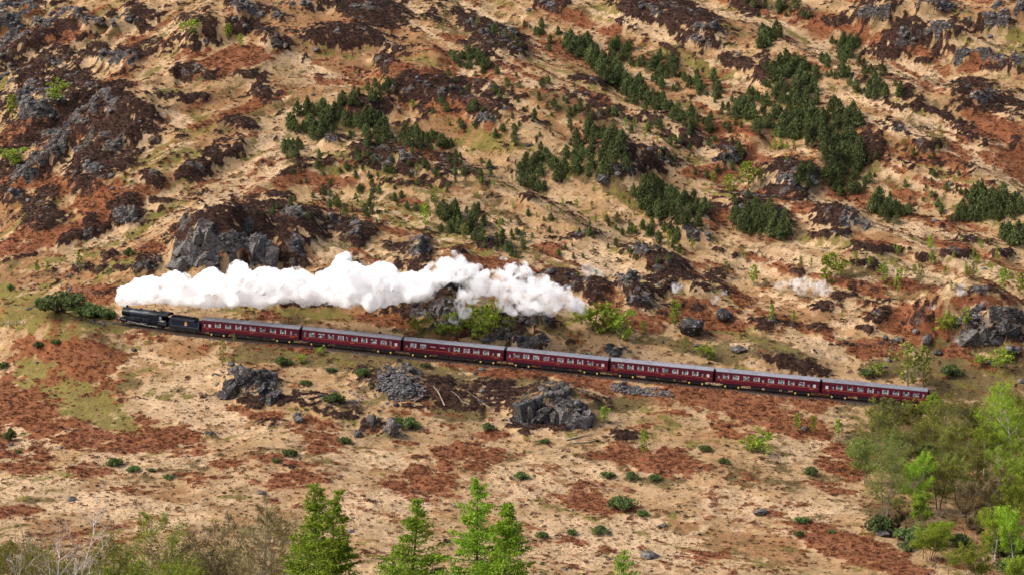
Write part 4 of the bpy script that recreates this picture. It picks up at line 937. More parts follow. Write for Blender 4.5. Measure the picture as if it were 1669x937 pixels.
def larch(seed, u, y, vtop, wr, lean, label, n=38000):
    pos = nearpos(u, y); h = row_height(pos, vtop); rng = np.random.default_rng(seed)
    pos[0] -= lean * h
    t = np.linspace(0, 1, 12); wob = np.cumsum(rng.normal(size=12) * .004 * h)
    P = np.stack([lean * h * t + wob - wob[0], np.zeros(12), h * t - .2], 1); P[-1, 0] = lean * h
    R = .011 * h * (1 - t) ** .9 + .012
    e = put("larch_tree", None, loc=pos, label=label, category="tree")
    put("trunk", mesh_arrays("trunk", *tube(P, R, 8), [M['bark']], True), e)
    wood = []; C = []; D = []
    z = h * .97; k = 0
    Ls = []
    while z > h * .18:
        f = z / h
        for b in range(rng.integers(3, 6)):
            an = rng.random() * 6.28; L = 1.38 * wr * h * ((1 - f) ** .94) * 1.08 * (.55 + .65 * rng.random()) + .12
            c = np.array([np.interp(f, t, P[:, 0]), 0, z])
            m = np.linspace(0, 1, 5)[:, None]
            up = np.interp(f, [0.2, .7, 1], [-.12, .15, 1.0])
            d = np.array([math.cos(an), math.sin(an), up])
            Q = c + d * L * m + np.array([0, 0, .16 * L]) * m ** 2 + np.array([0, 0, -.14 * L]) * m
            wood.append(tube(Q, (.012 * L + .008) * (1 - .8 * m[:, 0]), 4)); Ls.append((Q, L, f))
        z -= h * (.012 + .012 * rng.random())
    tot = sum(l for _, l, _ in Ls)
    for Q, L, f in Ls:
        if rng.random() < .16: continue        # some bare branches
        kk = max(6, int(n * L / tot)); q = .12 + .88 * rng.random(kk) ** .8
        # short side sprays off the branch
        side = rng.choice(np.linspace(.15, 1, 9), kk)
        x = np.stack([np.interp(q, np.linspace(0, 1, 5), Q[:, a]) for a in range(3)], 1)
        w = .20 * L * (1.1 - q) + .10
        sp = rng.normal(size=(kk, 3)) * np.stack([w, w, w * .35], 1); sp[:, 2] -= np.abs(sp[:, 2]) * .9 + .04
        C.append(x + sp); D.append(sp + np.array([0, 0, -.05]))
    C = np.concatenate(C); D = np.concatenate(D); D /= np.linalg.norm(D, axis=1)[:, None] + 1e-9
    put("branches", mesh_arrays("branches", *join(wood)[:2], [M['bark']], True), e)
    put("crown", mesh_arrays("crown", *leaves(C, .105, rng, 2.2, D), [M['larch']]), e)
    return e
larch(501, 514, 205, 782, .225, .015, "broad bright green larch at the bottom left of centre")
larch(502, 561, 198, 792, .19, .03, "slim larch leaning right beside the broad bottom one")
larch(503, 681, 202, 806, .25, .02, "light green larch standing alone between the two bottom groups")
larch(504, 778, 200, 772, .25, .01, "tallest larch of the bottom right group with pointed top")
larch(505, 832, 194, 814, .24, .05, "darker green larch leaning right beside the tallest")
larch(506, 1017, 206, 890, .25, .01, "larch with only its tip showing at the bottom right of centre", 9000)
larch(507, 478, 215, 880, .24, .0, "small larch peeping out left of the broad bottom one", 8000)
larch(508, 640, 214, 890, .24, .0, "small larch low down left of the lone bottom larch", 8000)

def near_tree(seed, u, y, vtop, cr, lm, wm, label, n, leaf=.10, aspect=2.2, name="birch_tree", **kw):
    pos = nearpos(u, y); h = row_height(pos, vtop)
    return big_tree(name, seed, pos, h, cr * h, M[wm], M[lm], label, n=n, leaf=leaf, aspect=aspect, limbs=60, top=.62, **kw)
near_tree(601, 150, 262, 854, .27, 'birch_olive', 'gbark', "yellow-green budding birch second from the bottom left corner", 24000, stems=2)
near_tree(602, 243, 258, 856, .30, 'birch', 'gbark', "fresh green many-branched birch at the bottom left", 26000, stems=4, spread=.8)
near_tree(603, 345, 262, 850, .28, 'twig', 'bark', "dense bare brown tree at the bottom left", 15000, .06, 9.0, name="bare_tree", stems=5, spread=.7, along=True)
near_tree(604, 412, 256, 818, .22, 'twig', 'gbark', "tall bare brownish birch left of the broad larch", 12000, .06, 9.0, stems=3, along=True)
near_tree(605, 80, 240, 815, .20, 'pale_twig', 'pbark', "bare birch with white stems at the bottom left", 3000, .04, 10.0, stems=4, spread=.8, along=True)
near_tree(606, 25, 262, 864, .34, 'birch_olive', 'gbark', "olive green birch in the bottom left corner", 24000, stems=3, spread=.7)
near_tree(607, 105, 270, 880, .36, 'birch_olive', 'gbark', "low olive birch behind the white-stemmed one", 20000, stems=4, spread=.8)
near_tree(608, 195, 275, 884, .34, 'twig', 'bark', "low bare scrub between the two green birches at the bottom left", 10000, .06, 8, name="bare_tree", stems=5, spread=.8, along=True)
near_tree(609, 300, 270, 874, .34, 'birch_olive', 'gbark', "small olive birch left of the dense bare brown tree", 18000, stems=3, spread=.8)
near_tree(610, 385, 268, 868, .34, 'twig', 'bark', "low bare tree between the two brown trees at the bottom left", 10000, .06, 8, name="bare_tree", stems=4, spread=.8, along=True)
near_tree(611, 55, 275, 828, .18, 'twig', 'gbark', "thin bare sapling behind the white-stemmed birch", 1200, .04, 10, name="bare_tree", stems=3, along=True)
# the bare white tree above the last carriage and the one on the right crag
for sd, u, v, hp, lab in ((620, 1488, 632, 44, "dead white twisted birch above the last carriage"), (621, 1605, 552, 40, "bare pale birch standing before the big grey crag"), (622, 780, 540, 60, "bare grey birch in the shaded cutting under the plume"), (623, 108, 262, 0, "")):
    if hp:
        p = spots(u, v)[0]; h = px(hp, p)
        big_tree("bare_birch", sd, p, h, h * .36, M['pbark'], M['pale_twig'], lab, n=350, leaf=.05, aspect=9, limbs=16, stems=2, along=True)

# ------------------------------------------------------------------ the line: ballast, sleepers, rails
def track_frame(x):
    p = np.array([x, float(track_y(x)), float(track_z(x))]); e = .5
    q = np.array([x + e, float(track_y(x + e)), float(track_z(x + e))]); d = q - p; d /= np.linalg.norm(d)
    n = np.array([-d[1], d[0], 0]); n /= np.linalg.norm(n)
    return p, d, n
_arcx = np.linspace(_xs[0] + 2, _xs[-1] - 3, 900)
_arcp = np.stack([_arcx, track_y(_arcx), track_z(_arcx)], 1)
_arcs = np.concatenate([[0], np.cumsum(np.linalg.norm(np.diff(_arcp, axis=0), axis=1))])
def on_track(s): return np.array([np.interp(s, _arcs, _arcp[:, k]) for k in range(3)])
def loft(profile, xs, mat, name, **kw):
    rows = []
    for x in xs:
        p, d, n = track_frame(x)
        rows.append([p + n * a + np.array([0, 0, b]) for a, b in profile])
    V = np.array(rows); k = len(profile); i = np.arange(len(xs) - 1)[:, None] * k + np.arange(k - 1)[None]
    F = np.stack([i, i + k, i + k + 1, i + 1], -1).reshape(-1, 4)
    return put(name, mesh_arrays(name, V.reshape(-1, 3), F, [mat], False), **kw)
ballast_m = plain("ballast_stone", (.036, .026, .022), .95, var=.6, vscale=3.0, bump=.8)
xs_t = np.linspace(_arcx[0], _arcx[-1], 260)
bal = loft([(-2.5, -.95), (-2.0, -.52), (-1.6, -.20), (1.6, -.20), (2.0, -.52), (2.5, -.95)], xs_t, ballast_m, "railway_bed", kind="structure")
rail_m = plain("worn_rail_steel", (.16, .10, .07), .45, .7)
for sgn in (-.72, .72):
    loft([(sgn - .065, -.155), (sgn - .035, -.14), (sgn - .035, -.02), (sgn - .035, 0), (sgn + .035, 0), (sgn + .035, -.14), (sgn + .065, -.155)], xs_t, rail_m, "rail", parent=bal)
SV = np.array([(a, b, c) for c in (-.26, -.157) for a, b in ((-.13, -1.3), (.13, -1.3), (.13, 1.3), (-.13, 1.3))]); SF = np.array([(4, 5, 6, 7), (0, 1, 5, 4), (1, 2, 6, 5), (2, 3, 7, 6), (3, 0, 4, 7)])
sl = []
for s in np.arange(2, _arcs[-1] - 2, .68):
    p = on_track(s); _, d, n = track_frame(p[0])
    sl.append((p + SV[:, :1] * d + SV[:, 1:2] * n + SV[:, 2:] * np.array([0, 0, 1.]), SF))
put("sleepers", mesh_arrays("sleepers", *join(sl)[:2], [plain("old_sleeper_wood", (.05, .035, .027), .9)]), bal, kind="stuff")

# ------------------------------------------------------------------ the train
class B:
    """collects shapes with materials, builds one mesh"""
    def __init__(s): s.p = []
    def add(s, v, f, m=0): s.p.append((np.asarray(v, float), np.asarray(f), m)); return s
    def box(s, x0, x1, y0, y1, z0, z1, m=0):
        v = [(x, y, z) for z in (z0, z1) for x, y in ((x0, y0), (x1, y0), (x1, y1), (x0, y1))]
        return s.add(v, [(0, 3, 2, 1), (4, 5, 6, 7), (0, 1, 5, 4), (1, 2, 6, 5), (2, 3, 7, 6), (3, 0, 4, 7)], m)
    def cyl(s, a, b, r0, r1=None, n=14, m=0, cap=True):
        r1 = r0 if r1 is None else r1
        v, f = tube([a, b], [r0, r1], n); s.add(v, f, m)
        if cap:
            for k, (c, ring) in enumerate(((a, range(n)), (b, range(n, 2 * n)))):
                ring = list(ring); vv = np.vstack([[c], v[ring]])
                s.add(vv, [(0, 1 + i, 1 + (i + 1) % n, 1 + (i + 1) % n) if False else (0, 1 + i, 1 + (i + 1) % n, 0) for i in range(n)], m)
        return s
    def prism(s, prof, x0, x1, m=0, caps=True):
        k = len(prof); v = [(x0, a, b) for a, b in prof] + [(x1, a, b) for a, b in prof]
        s.add(v, [(i, (i + 1) % k, k + (i + 1) % k, k + i) for i in range(k)], m)
        if caps:
            c = np.mean(prof, axis=0)
            for x in (x0, x1):
                vv = [(x, c[0], c[1])] + [(x, a, b) for a, b in prof]
                s.add(vv, [(0, 1 + i, 1 + (i + 1) % k, 0) for i in range(k)], m)
        return s
    def build(s, name, mats, parent=None, smooth=False, **kw):
        V, F, mi = join(s.p)
        me = bpy.data.meshes.new(name)
        me.from_pydata([tuple(v) for v in V], [], [tuple(dict.fromkeys(f.tolist())) for f in F])
        for m in mats: me.materials.append(m)
        me.polygons.foreach_set("material_index", np.ascontiguousarray(mi, np.int32))
        me.polygons.foreach_set("use_smooth", np.full(len(me.polygons), smooth, bool))
        me.update()
        return put(name, me, parent, **kw)

def train_paint(name, a, b, rough, dirt):
    g = NT(name); ob = g.n("ShaderNodeObjectInfo"); P = g.coord("Object")
    sp = g.n("ShaderNodeSeparateXYZ"); g.l(P, sp.inputs[0])
    n = g.noise(1.3, 5, .7, P); n2 = g.noise(.35, 3, .6, P)
    c = g.mix(ob.outputs["Random"], a, b); c = g.mix(g.ramp(n, .45, .8, 0, .7), c, dirt); c = g.mix(g.ramp(n2, .45, .75, 0, .5), c, dirt)
    g.l(c, g.b.inputs["Base Color"]); g.l(g.ramp(n, .3, .7, rough, rough + .25), g.b.inputs["Roughness"]); return g.m
maroon = train_paint("maroon_coach_paint", (.085, .005, .016), (.125, .008, .026), .28, (.060, .016, .016))
roofm = train_paint("weathered_grey_roof", (.145, .145, .165), (.23, .23, .26), .42, (.08, .07, .07))
ufm = plain("black_underframe", (.012, .012, .014), .6, var=.4)
yel = plain("yellow_axlebox_paint", (.85, .55, .10), .4)
orange = plain("orange_lining_paint", (.62, .20, .04), .5)
dark = plain("dark_interior", (.012, .012, .014), .4)
palew = plain("white_obscured_glass", (.58, .61, .63), .2)
alu = plain("window_frame_metal", (.24, .10, .12), .3, .6)
bell = plain("black_gangway_canvas", (.008, .008, .009), .8)
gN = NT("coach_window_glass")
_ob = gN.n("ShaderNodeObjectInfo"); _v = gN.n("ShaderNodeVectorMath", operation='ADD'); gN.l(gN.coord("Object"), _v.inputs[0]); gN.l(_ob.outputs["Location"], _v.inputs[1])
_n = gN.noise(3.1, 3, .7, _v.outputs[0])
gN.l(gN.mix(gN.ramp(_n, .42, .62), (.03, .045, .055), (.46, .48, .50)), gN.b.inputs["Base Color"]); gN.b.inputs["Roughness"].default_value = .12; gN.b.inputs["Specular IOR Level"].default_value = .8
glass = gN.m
CL, HW = 19.5, 1.41
ZF, ZS, ZH, ZC = 1.12, 2.02, 2.98, 3.30
LAYB = [(.03, 's'), (.098, 'w'), (.195, 'w'), (.293, 'w'), (.394, 'w'), (.456, 's'), (.534, 'w'), (.633, 'w'), (.729, 'w'), (.828, 'w'), (.898, 's'), (.952, 'f')]
LAY1 = [(.027, 's'), (.077, 'f'), (.163, 'w'), (.269, 'w'), (.375, 'w'), (.447, 's'), (.523, 'w'), (.627, 'w'), (.733, 'w'), (.837, 'w'), (.92, 's'), (.967, 's')]
LAY3 = [(.03, 's'), (.098, 'w'), (.195, 'w'), (.294, 'n'), (.39, 'n'), (.457, 's'), (.532, 'w'), (.632, 'w'), (.729, 'w'), (.825, 'w'), (.898, 's'), (.952, 'f')]
LAY7 = [(.043, 'f'), (.1, 's'), (.163, 'w'), (.266, 'w'), (.364, 'w'), (.462, 'w'), (.536, 's'), (.602, 'w'), (.703, 'w'), (.80, 'w'), (.895, 'w'), (.962, 's')]
WW = dict(s=.42, w=1.22, f=.60, n=1.05)
def win_z(t): return (2.50, 2.66) if t == 'n' else ((2.06, 2.92) if t == 'w' else (2.0, 2.90))
def coach(layout, seed, label):
    rng = np.random.default_rng(seed)
    e = put("railway_carriage", None, label=label, category="carriage", group="maroon carriages of the steam train")
    b = B()
    arc = [(HW * math.cos(a) , ZC + .42 * math.sin(a)) for a in np.linspace(0, math.pi, 13)]
    for sg in (-1, 1):
        y0, y1 = sorted((sg * HW, sg * (HW - .07)))
        b.box(-CL / 2, CL / 2, y0, y1, ZF, 1.95); b.box(-CL / 2, CL / 2, y0, y1, ZH, ZC)
        edges = []
        for f, t in layout:
            c = (f - .5) * CL; edges.append((c - WW[t] / 2, c + WW[t] / 2, t))
        x = -CL / 2
        for a, c, t in edges:
            b.box(x, a, y0, y1, 1.95, ZH); z0, z1 = win_z(t)
            if z0 > 1.951: b.box(a, c, y0, y1, 1.95, z0)
            b.box(a, c, y0, y1, z1, ZH); x = c
        b.box(x, CL / 2, y0, y1, 1.95, ZH)
    b.box(-CL / 2, CL / 2, -HW + .07, HW - .07, ZF, ZF + .1)
    for sx in (-1, 1):
        x0, x1 = sorted((sx * CL / 2, sx * (CL / 2 - .08))); b.box(x0, x1, -HW + .07, HW - .07, ZF + .1, ZC, 1)
    b.build("body", [maroon, ufm], e)
    r = B(); r.prism([(a * 1.012, z) for a, z in arc], -CL / 2 - .04, CL / 2 + .04)
    rf = r.build("roof", [roofm], e, True)
    for k in np.linspace(-8.2, 8.2, 9):
        B().cyl((k, .35, ZC + .38), (k, .35, ZC + .52), .16, .12, 8).build("roof_vent", [roofm], rf)
    for sg in (-1, 1):
        # waist and cantrail lining, lettering strokes, step boards
        ln = B(); yy = sorted((sg * (HW + .004), sg * (HW + .009)))
        ln.box(-CL / 2 + .1, CL / 2 - .1, yy[0], yy[1], 1.84, 1.875)
        ln.build("waist_lining", [orange], e)
        for x0, w in ((-CL / 2 + .9, .55), (-.1, .75), (CL / 2 - 1.9, 1.0)):
            lt = B()
            for q in range(5): lt.box(x0 + q * w / 5, x0 + (q + .62) * w / 5, yy[0] - .001, yy[1] + .001, 1.58, 1.70)
            lt.build("lettering", [orange], e)
        for f, t in layout:
            c = (f - .5) * CL; w = WW[t] / 2; z0, z1 = win_z(t); yi = sg * (HW - .045); o = sorted((yi, yi - sg * .02))
            if t == 'w':
                p = B(); zt = z1 - .27
                p.box(c - w, c + w, *o, z0, zt, 0)
                cu = sorted((sg * (HW - .043), sg * (HW - .035)))
                if rng.random() < .75:
                    for s2 in (-1, 1):
                        xs2 = sorted((c + s2 * w, c + s2 * (w - .18))); p.box(*xs2, *cu, z0, zt, 1)
                if rng.random() < .5: p.box(c - .04, c + .04, *cu, z0 + .05, z0 + .40, 1)
                wn_ = p.build("window", [glass, palew], e)
                v = B(); opn = rng.random()
                for q in range(4):
                    xa = c - w + q * w / 2
                    mm = 1 if (q in (1, 2) and opn < .55) else (2 if rng.random() < (.55 if q in (0, 3) else .15) else 0)
                    v.box(xa + .01, xa + w / 2 - .01, *o, zt + .03, z1, mm)
                v.build("toplight", [glass, dark, palew], wn_)
                fr = B(); fo = sorted((sg * (HW + .002), sg * (HW - .04)))
                fr.box(c - w - .04, c + w + .04, *fo, z0 - .05, z0); fr.box(c - w - .04, c + w + .04, *fo, z1, z1 + .04)
                fr.box(c - w - .04, c - w, *fo, z0, z1); fr.box(c + w, c + w + .04, *fo, z0, z1); fr.box(c - w, c + w, *fo, zt, zt + .03)
                fr.build("window_frame", [alu], wn_)
            else:
                p = B()
                if t == 'f': p.box(c - w, c + w, *o, z0, z1 - .3, 2); p.box(c - w, c + w, *o, z1 - .3, z1, 1)
                elif t == 'n': p.box(c - w, c + w, *o, z0, z1, 2)
                else: p.box(c - w, c + w, *o, z0, z1 - .35, 0); p.box(c - w, c + w, *o, z1 - .35, z1, 1 if rng.random() < .6 else 0)
                p.build("door_window" if t != 'n' else "kitchen_window", [glass, dark, palew], e)
    u = B(); u.box(-CL / 2 + .1, CL / 2 - .1, -1.22, 1.22, .92, ZF)
    u.box(-3.2, -1.0, -1.2, -.5, .42, .92); u.box(-.4, 2.4, -1.15, -.4, .38, .92); u.box(3.0, 4.2, -1.2, -.6, .5, .92); u.box(-3, 3, .5, 1.2, .42, .92)
    for s2 in (-1, 1): u.cyl((s2 * 5, -1.1, .9), (s2 * 1.2, -1.1, .45), .04, n=5); u.cyl((s2 * 5, 1.1, .9), (s2 * 1.2, 1.1, .45), .04, n=5)
    u.build("underframe", [ufm], e)
    for sx in (-1, 1):
        bc = sx * 6.95
        g = B(); g.box(bc - 1.85, bc + 1.85, -1.12, -.98, .42, .88); g.box(bc - 1.85, bc + 1.85, .98, 1.12, .42, .88); g.box(bc - .3, bc + .3, -1.1, 1.1, .45, .9)
        bg_ = g.build("bogie", [ufm], e)
        for wx in (bc - 1.3, bc + 1.3):
            wv = B(); wv.cyl((wx, -.74, .46), (wx, -.60, .46), .46, n=18); wv.cyl((wx, .60, .46), (wx, .74, .46), .46, n=18); wv.cyl((wx, -.6, .46), (wx, .6, .46), .08, n=8)
            wv.build("wheel_set", [ufm], bg_)
            for sg in (-1, 1):
                B().cyl((wx, sg * 1.10, .46), (wx, sg * 1.22, .46), .185, n=10).build("axlebox_cover", [yel], bg_)
        ga = B(); x0, x1 = sorted((sx * CL / 2, sx * (CL / 2 + .36))); ga.box(x0, x1, -.62, .62, 1.05, 3.30)
        ga.build("gangway", [bell], e)
        bu = B()
        for sg in (-1, 1): bu.cyl((sx * CL / 2, sg * .87, 1.03), (sx * (CL / 2 + .35), sg * .87, 1.03), .09, .09, 8)
        bu.box(*sorted((sx * (CL / 2 - .1), sx * (CL / 2 + .02))), -1.25, 1.25, .86, 1.10)
        bu.build("buffer_beam", [ufm], e)
    return e

def pose(e, s0, s1):
    a, b = on_track(s0), on_track(s1); c = (a + b) / 2; d = b - a
    e.location = c; e.rotation_euler = (0, -math.atan2(d[2], math.hypot(d[0], d[1])), math.atan2(d[1], d[0]))
def s_at_column(u):
    U, _ = project(_arcp[:, 0], _arcp[:, 1], _arcp[:, 2] + 2.4)
    return float(np.interp(u, U, _arcs))
sA, sB = s_at_column(332), s_at_column(1511)
pitch = (sB - sA + .55) / 7
print("coach pitch", pitch)
CL = pitch - .62
CLAB = ["first maroon carriage behind the tender of the steam locomotive", "second maroon carriage of the train, one behind the tender's neighbour", "third maroon carriage, the one with two narrow strip windows",
        "middle maroon carriage, fourth of the seven behind the tender", "fifth maroon carriage of the train, below the large black boulder", "sixth maroon carriage, last but one, below the grassy hump", "last maroon carriage at the right end, half behind the trees"]
for i, lay in enumerate((LAY1, LAYB, LAY3, LAYB, LAYB, LAYB, LAY7)):
    c = coach(lay, 700 + i, CLAB[i]); s0 = sA + i * pitch + CL / 2
    pose(c, s0 - 6.95, s0 + 6.95)

black = plain("sooty_black_paint", (.006, .009, .015), .45, spec=.25, var=.35, vscale=1.4)
boil = plain("boiler_black_sheen", (.014, .024, .042), .36, .0, spec=.4, var=.3, vscale=1.2)
tblue = plain("tender_black_paint", (.006, .012, .028), .5, spec=.25, var=.2, vscale=1.0)
steel = plain("bare_rod_steel", (.13, .125, .14), .4, .5)
red = plain("red_buffer_beam_paint", (.45, .04, .03), .5)
white = plain("white_lamp_paint", (.8, .8, .78), .5)
grey_l = plain("grey_lining_paint", (.22, .20, .20), .5)
cabglass = plain("cab_window_glass", (.20, .26, .36), .1)
def wheel(name, x, y, r, parent, spokes=10):
    w = B(); sg = 1 if y > 0 else -1
    v, f = tube([(x, y - .06, r), (x, y + .06, r)], [r, r], 28); w.add(v, f)
    an = np.linspace(0, 2 * np.pi, 29)[:-1]
    for yy in (y - .06, y + .06):
        ring = np.stack([np.concatenate([x + r * np.cos(an), x + r * .87 * np.cos(an)]), np.full(56, yy), np.concatenate([r + r * np.sin(an), r + r * .87 * np.sin(an)])], 1)
        w.add(ring, [(i, (i + 1) % 28, 28 + (i + 1) % 28, 28 + i) for i in range(28)])
    v, f = tube([(x, y - .06, r), (x, y + .06, r)], [r * .87, r * .87], 28); w.add(v, f)
    w.cyl((x, y - .09, r), (x, y + .09, r), r * .2, n=10)
    for k in range(spokes):
        a = k * 2 * math.pi / spokes; w.cyl((x, y, r), (x + r * .9 * math.cos(a), y, r + r * .9 * math.sin(a)), .035 + r * .02, n=4, cap=False)
    return w.build(name, [ufm], parent)

# locomotive: the front points to -x
loco = put("steam_locomotive", None, label="black steam locomotive with tapered boiler at the left head of the train", category="locomotive")
B().cyl((-5.05, 0, 2.72), (-3.35, 0, 2.72), .90, n=28).cyl((-5.12, 0, 2.72), (-5.05, 0, 2.72), .72, .86, n=28).cyl((-5.2, 0, 2.72), (-5.1, 0, 2.72), .10, n=8).build("smokebox", [black], loco, True)
bo = B().cyl((-3.35, 0, 2.72), (1.2, 0, 2.80), .84, .93, n=28)
for q in (-3.3, -2.0, -.6, .8): bo.cyl((q, 0, 2.73), (q + .06, 0, 2.73), .885 + .02 * (q + 3.3) / 1.5, n=28, cap=False)
bo.build("boiler", [boil], loco, True)
fb = [(.96 * math.cos(a), 2.82 + .88 * math.sin(a)) for a in np.linspace(-.15, math.pi + .15, 15)] + [(-.90, 1.5), (.90, 1.5)]
B().prism(fb, 1.2, 3.75).build("firebox", [black], loco)
B().cyl((-4.25, 0, 3.5), (-4.25, 0, 3.72), .34, .22, 16).cyl((-4.25, 0, 3.72), (-4.25, 0, 4.0), .22, .25, 16).cyl((-4.25, 0, 4.0), (-4.25, 0, 4.06), .30, .28, 16).build("chimney", [black], loco, True)
B().cyl((-.9, 0, 3.4), (-.9, 0, 3.78), .36, .30, 16).cyl((-.9, 0, 3.78), (-.9, 0, 3.88), .30, .12, 16).build("dome", [boil], loco, True)
B().cyl((2.2, -.12, 3.6), (2.2, -.12, 3.9), .09, n=8).cyl((2.2, .15, 3.6), (2.2, .15, 3.9), .09, n=8).build("safety_valve", [black], loco)
B().cyl((3.2, .1, 3.6), (3.2, .1, 3.95), .05, n=6).build("whistle", [steel], loco)
cab = B()
for sg in (-1, 1):
    y0, y1 = sorted((sg * 1.28, sg * 1.34))
    cab.box(3.75, 5.75, y0, y1, 1.25, 2.35); cab.box(3.75, 4.0, y0, y1, 2.35, 3.2); cab.box(4.62, 4.72, y0, y1, 2.35, 3.2); cab.box(3.75, 5.3, y0, y1, 2.98, 3.2)
    cab.box(4.0, 4.62, *sorted((sg * 1.26, sg * 1.28)), 2.35, 2.98, 1)
cab.box(3.75, 3.82, -1.28, 1.28, 1.25, 3.2); cab.box(3.82, 5.75, -1.28, 1.28, 1.25, 1.35)
cb = cab.build("cab", [black, cabglass], loco)
B().prism([(1.38 * math.cos(a), 3.18 + .62 * math.sin(a)) for a in np.linspace(0, math.pi, 13)], 3.65, 6.0).build("cab_roof", [black], cb, True)
lin = B()
for z in (1.42, 2.12): lin.box(3.9, 5.6, -1.346, -1.343, z, z + .03)
for x in (3.9, 5.57): lin.box(x, x + .03, -1.346, -1.343, 1.45, 2.12)
lin.build("cab_lining", [grey_l], cb)
def text_mesh(txt, size, mat, name, parent, loc, rot):
    cu = bpy.data.curves.new(name, 'FONT'); cu.body = txt; cu.size = size; cu.extrude = .004; cu.align_x = 'CENTER'; cu.resolution_u = 2
    to = bpy.data.objects.new(name, cu); me = bpy.data.meshes.new_from_object(to); me.materials.clear(); me.materials.append(mat)
    bpy.data.objects.remove(to)
    return put(name, me, parent, loc, rot)
text_mesh("45407", .44, white, "cab_number", cb, (4.75, -1.35, 1.88), (math.pi / 2, 0, 0))
rp = B(); rp.box(-5.3, 3.75, -1.32, 1.32, 1.52, 1.58); rp.box(-5.6, -5.3, -1.32, 1.32, 1.10, 1.16); rp.box(-5.36, -5.28, -1.32, 1.32, 1.10, 1.56)
rp.box(-5.3, 3.7, -1.325, -1.30, 1.44, 1.52); rp.build("running_plate", [black], loco)
B().box(-5.2, 5.7, -.55, .55, .75, 1.52).box(-3.2, 3.7, -.88, .88, 1.55, 2.1).build("frames", [ufm], loco)
B().box(-5.75, -5.62, -1.25, 1.25, .88, 1.28).build("buffer_beam", [red], loco)
for sg in (-1, 1):
    B().cyl((-6.1, sg * .87, 1.06), (-5.75, sg * .87, 1.06), .10, n=8).cyl((-6.16, sg * .87, 1.06), (-6.1, sg * .87, 1.06), .23, n=12).build("buffer", [black], loco)
    B().cyl((-4.95, sg * 1.08, 1.18), (-3.75, sg * 1.08, 1.06), .40, n=16).box(-4.8, -3.9, *sorted((sg * .75, sg * 1.25)), 1.2, 1.5).build("cylinder", [black], loco)
    wy = sg * .80
    for x in (-4.65, -2.75): wheel("bogie_wheel", x, wy, .50, loco, 8)
    for x in (-1.05, 1.08, 3.50): wheel("driving_wheel", x, wy, .91, loco, 14)
    ry = sg * 1.02
    B().cyl((-1.05, ry, .62), (3.50, ry, .62), .055, n=6).cyl((-1.05, ry - .05, .62), (-1.05, ry + .05, .62), .12, n=8).cyl((3.5, ry - .05, .62), (3.5, ry + .05, .62), .12, n=8).build("coupling_rod", [steel], loco)
    ry2 = sg * 1.14
    B().cyl((-3.7, ry2, 1.06), (-2.5, ry2, 1.0), .05, n=6).box(-2.75, -2.35, *sorted((ry2 - .06, ry2 + .06)), .82, 1.18).cyl((-2.5, ry2, .98), (1.08, ry2, .62), .075, n=6).cyl((1.08, ry2 - .06, .62), (1.08, ry2 + .06, .62), .15, n=8).build("connecting_rod", [steel], loco)
    B().cyl((-3.7, ry2, 1.38), (-2.0, ry2, 1.33), .035, n=5).cyl((-2.45, ry2, 1.36), (-2.6, ry2, .78), .035, n=5).cyl((-2.0, ry2, 1.33), (-.4, ry2, 1.30), .04, n=5).cyl((-.4, ry2, 1.55), (-.4, ry2, 1.0), .05, n=5).cyl((-.4, ry2, 1.05), (1.08, ry2, .95), .035, n=5).build("valve_gear", [steel], loco)
    B().cyl((-4.9, sg * .97, 3.08), (3.7, sg * .99, 3.14), .022, n=5).build("handrail", [steel], loco)
    sp = B()
    for x in (-1.05, 1.08): sp.prism([(a, z) for a, z in ((sg * .9, 1.58), (sg * 1.2, 1.58), (sg * 1.2, 1.9), (sg * .9, 1.98))], x - .6, x + .6)
    sp.build("splasher", [black], loco)
B().box(-5.62, -5.45, -.15, .15, 1.6, 1.9).build("headlamp", [white], loco)
B().box(-5.62, -5.45, -1.1, -.85, 1.17, 1.42).build("headlamp", [white], loco)

# tender
ten = put("locomotive_tender", None, label="blue-black tender heaped with coal, small lion emblem, behind the locomotive", category="tender")
tk = B()
tk.prism([(-1.30, 1.30), (-1.30, 2.75), (-1.08, 3.08), (1.08, 3.08), (1.30, 2.75), (1.30, 1.30)], -3.15, 2.15)
tk.box(2.15, 3.35, -1.30, 1.30, 1.30, 2.52); tk.box(-3.45, -3.15, -1.30, -1.22, 1.3, 2.6); tk.box(-3.45, -3.15, 1.22, 1.30, 1.3, 2.6)
tk.build("tank", [tblue], ten)
rngc = np.random.default_rng(5); cl = B()
for k in range(70):
    x = -2.9 + 4.6 * rngc.random(); y = -.8 + 1.6 * rngc.random(); z = 3.05 + .28 * (1 - abs(y)) * rngc.random(); q = .12 + .1 * rngc.random()
    cl.box(x - q, x + q, y - q, y + q, z - .1, z + q)
cl.build("coal_load", [plain("coal", (.010, .010, .011), .35, var=.5)], ten, kind="stuff")
B().box(-3.4, 3.4, -1.34, 1.34, 1.22, 1.30).box(-3.3, 3.3, -1.0, 1.0, .5, 1.22).build("underframe", [ufm], ten)
for sg in (-1, 1):
    y0, y1 = sorted((sg * 1.303, sg * 1.308)); l = B()
    for z in (1.42, ): l.box(-2.95, 3.2, y0, y1, z, z + .045)
    l.box(-2.95, -2.91, y0, y1, 1.465, 2.6); l.box(3.16, 3.2, y0, y1, 1.465, 2.45); l.build("tank_lining", [grey_l], ten)
    for x in (-2.25, 0, 2.25):
        wheel("tender_wheel", x, sg * .78, .65, ten, 10)
        B().box(x - .22, x + .22, *sorted((sg * 1.08, sg * 1.24)), .45, 1.0).build("axlebox", [ufm], ten)
    B().box(-3.2, 3.2, *sorted((sg * 1.02, sg * 1.08)), .62, 1.22).build("side_frame", [ufm], ten)
em = put("emblem", None, ten)
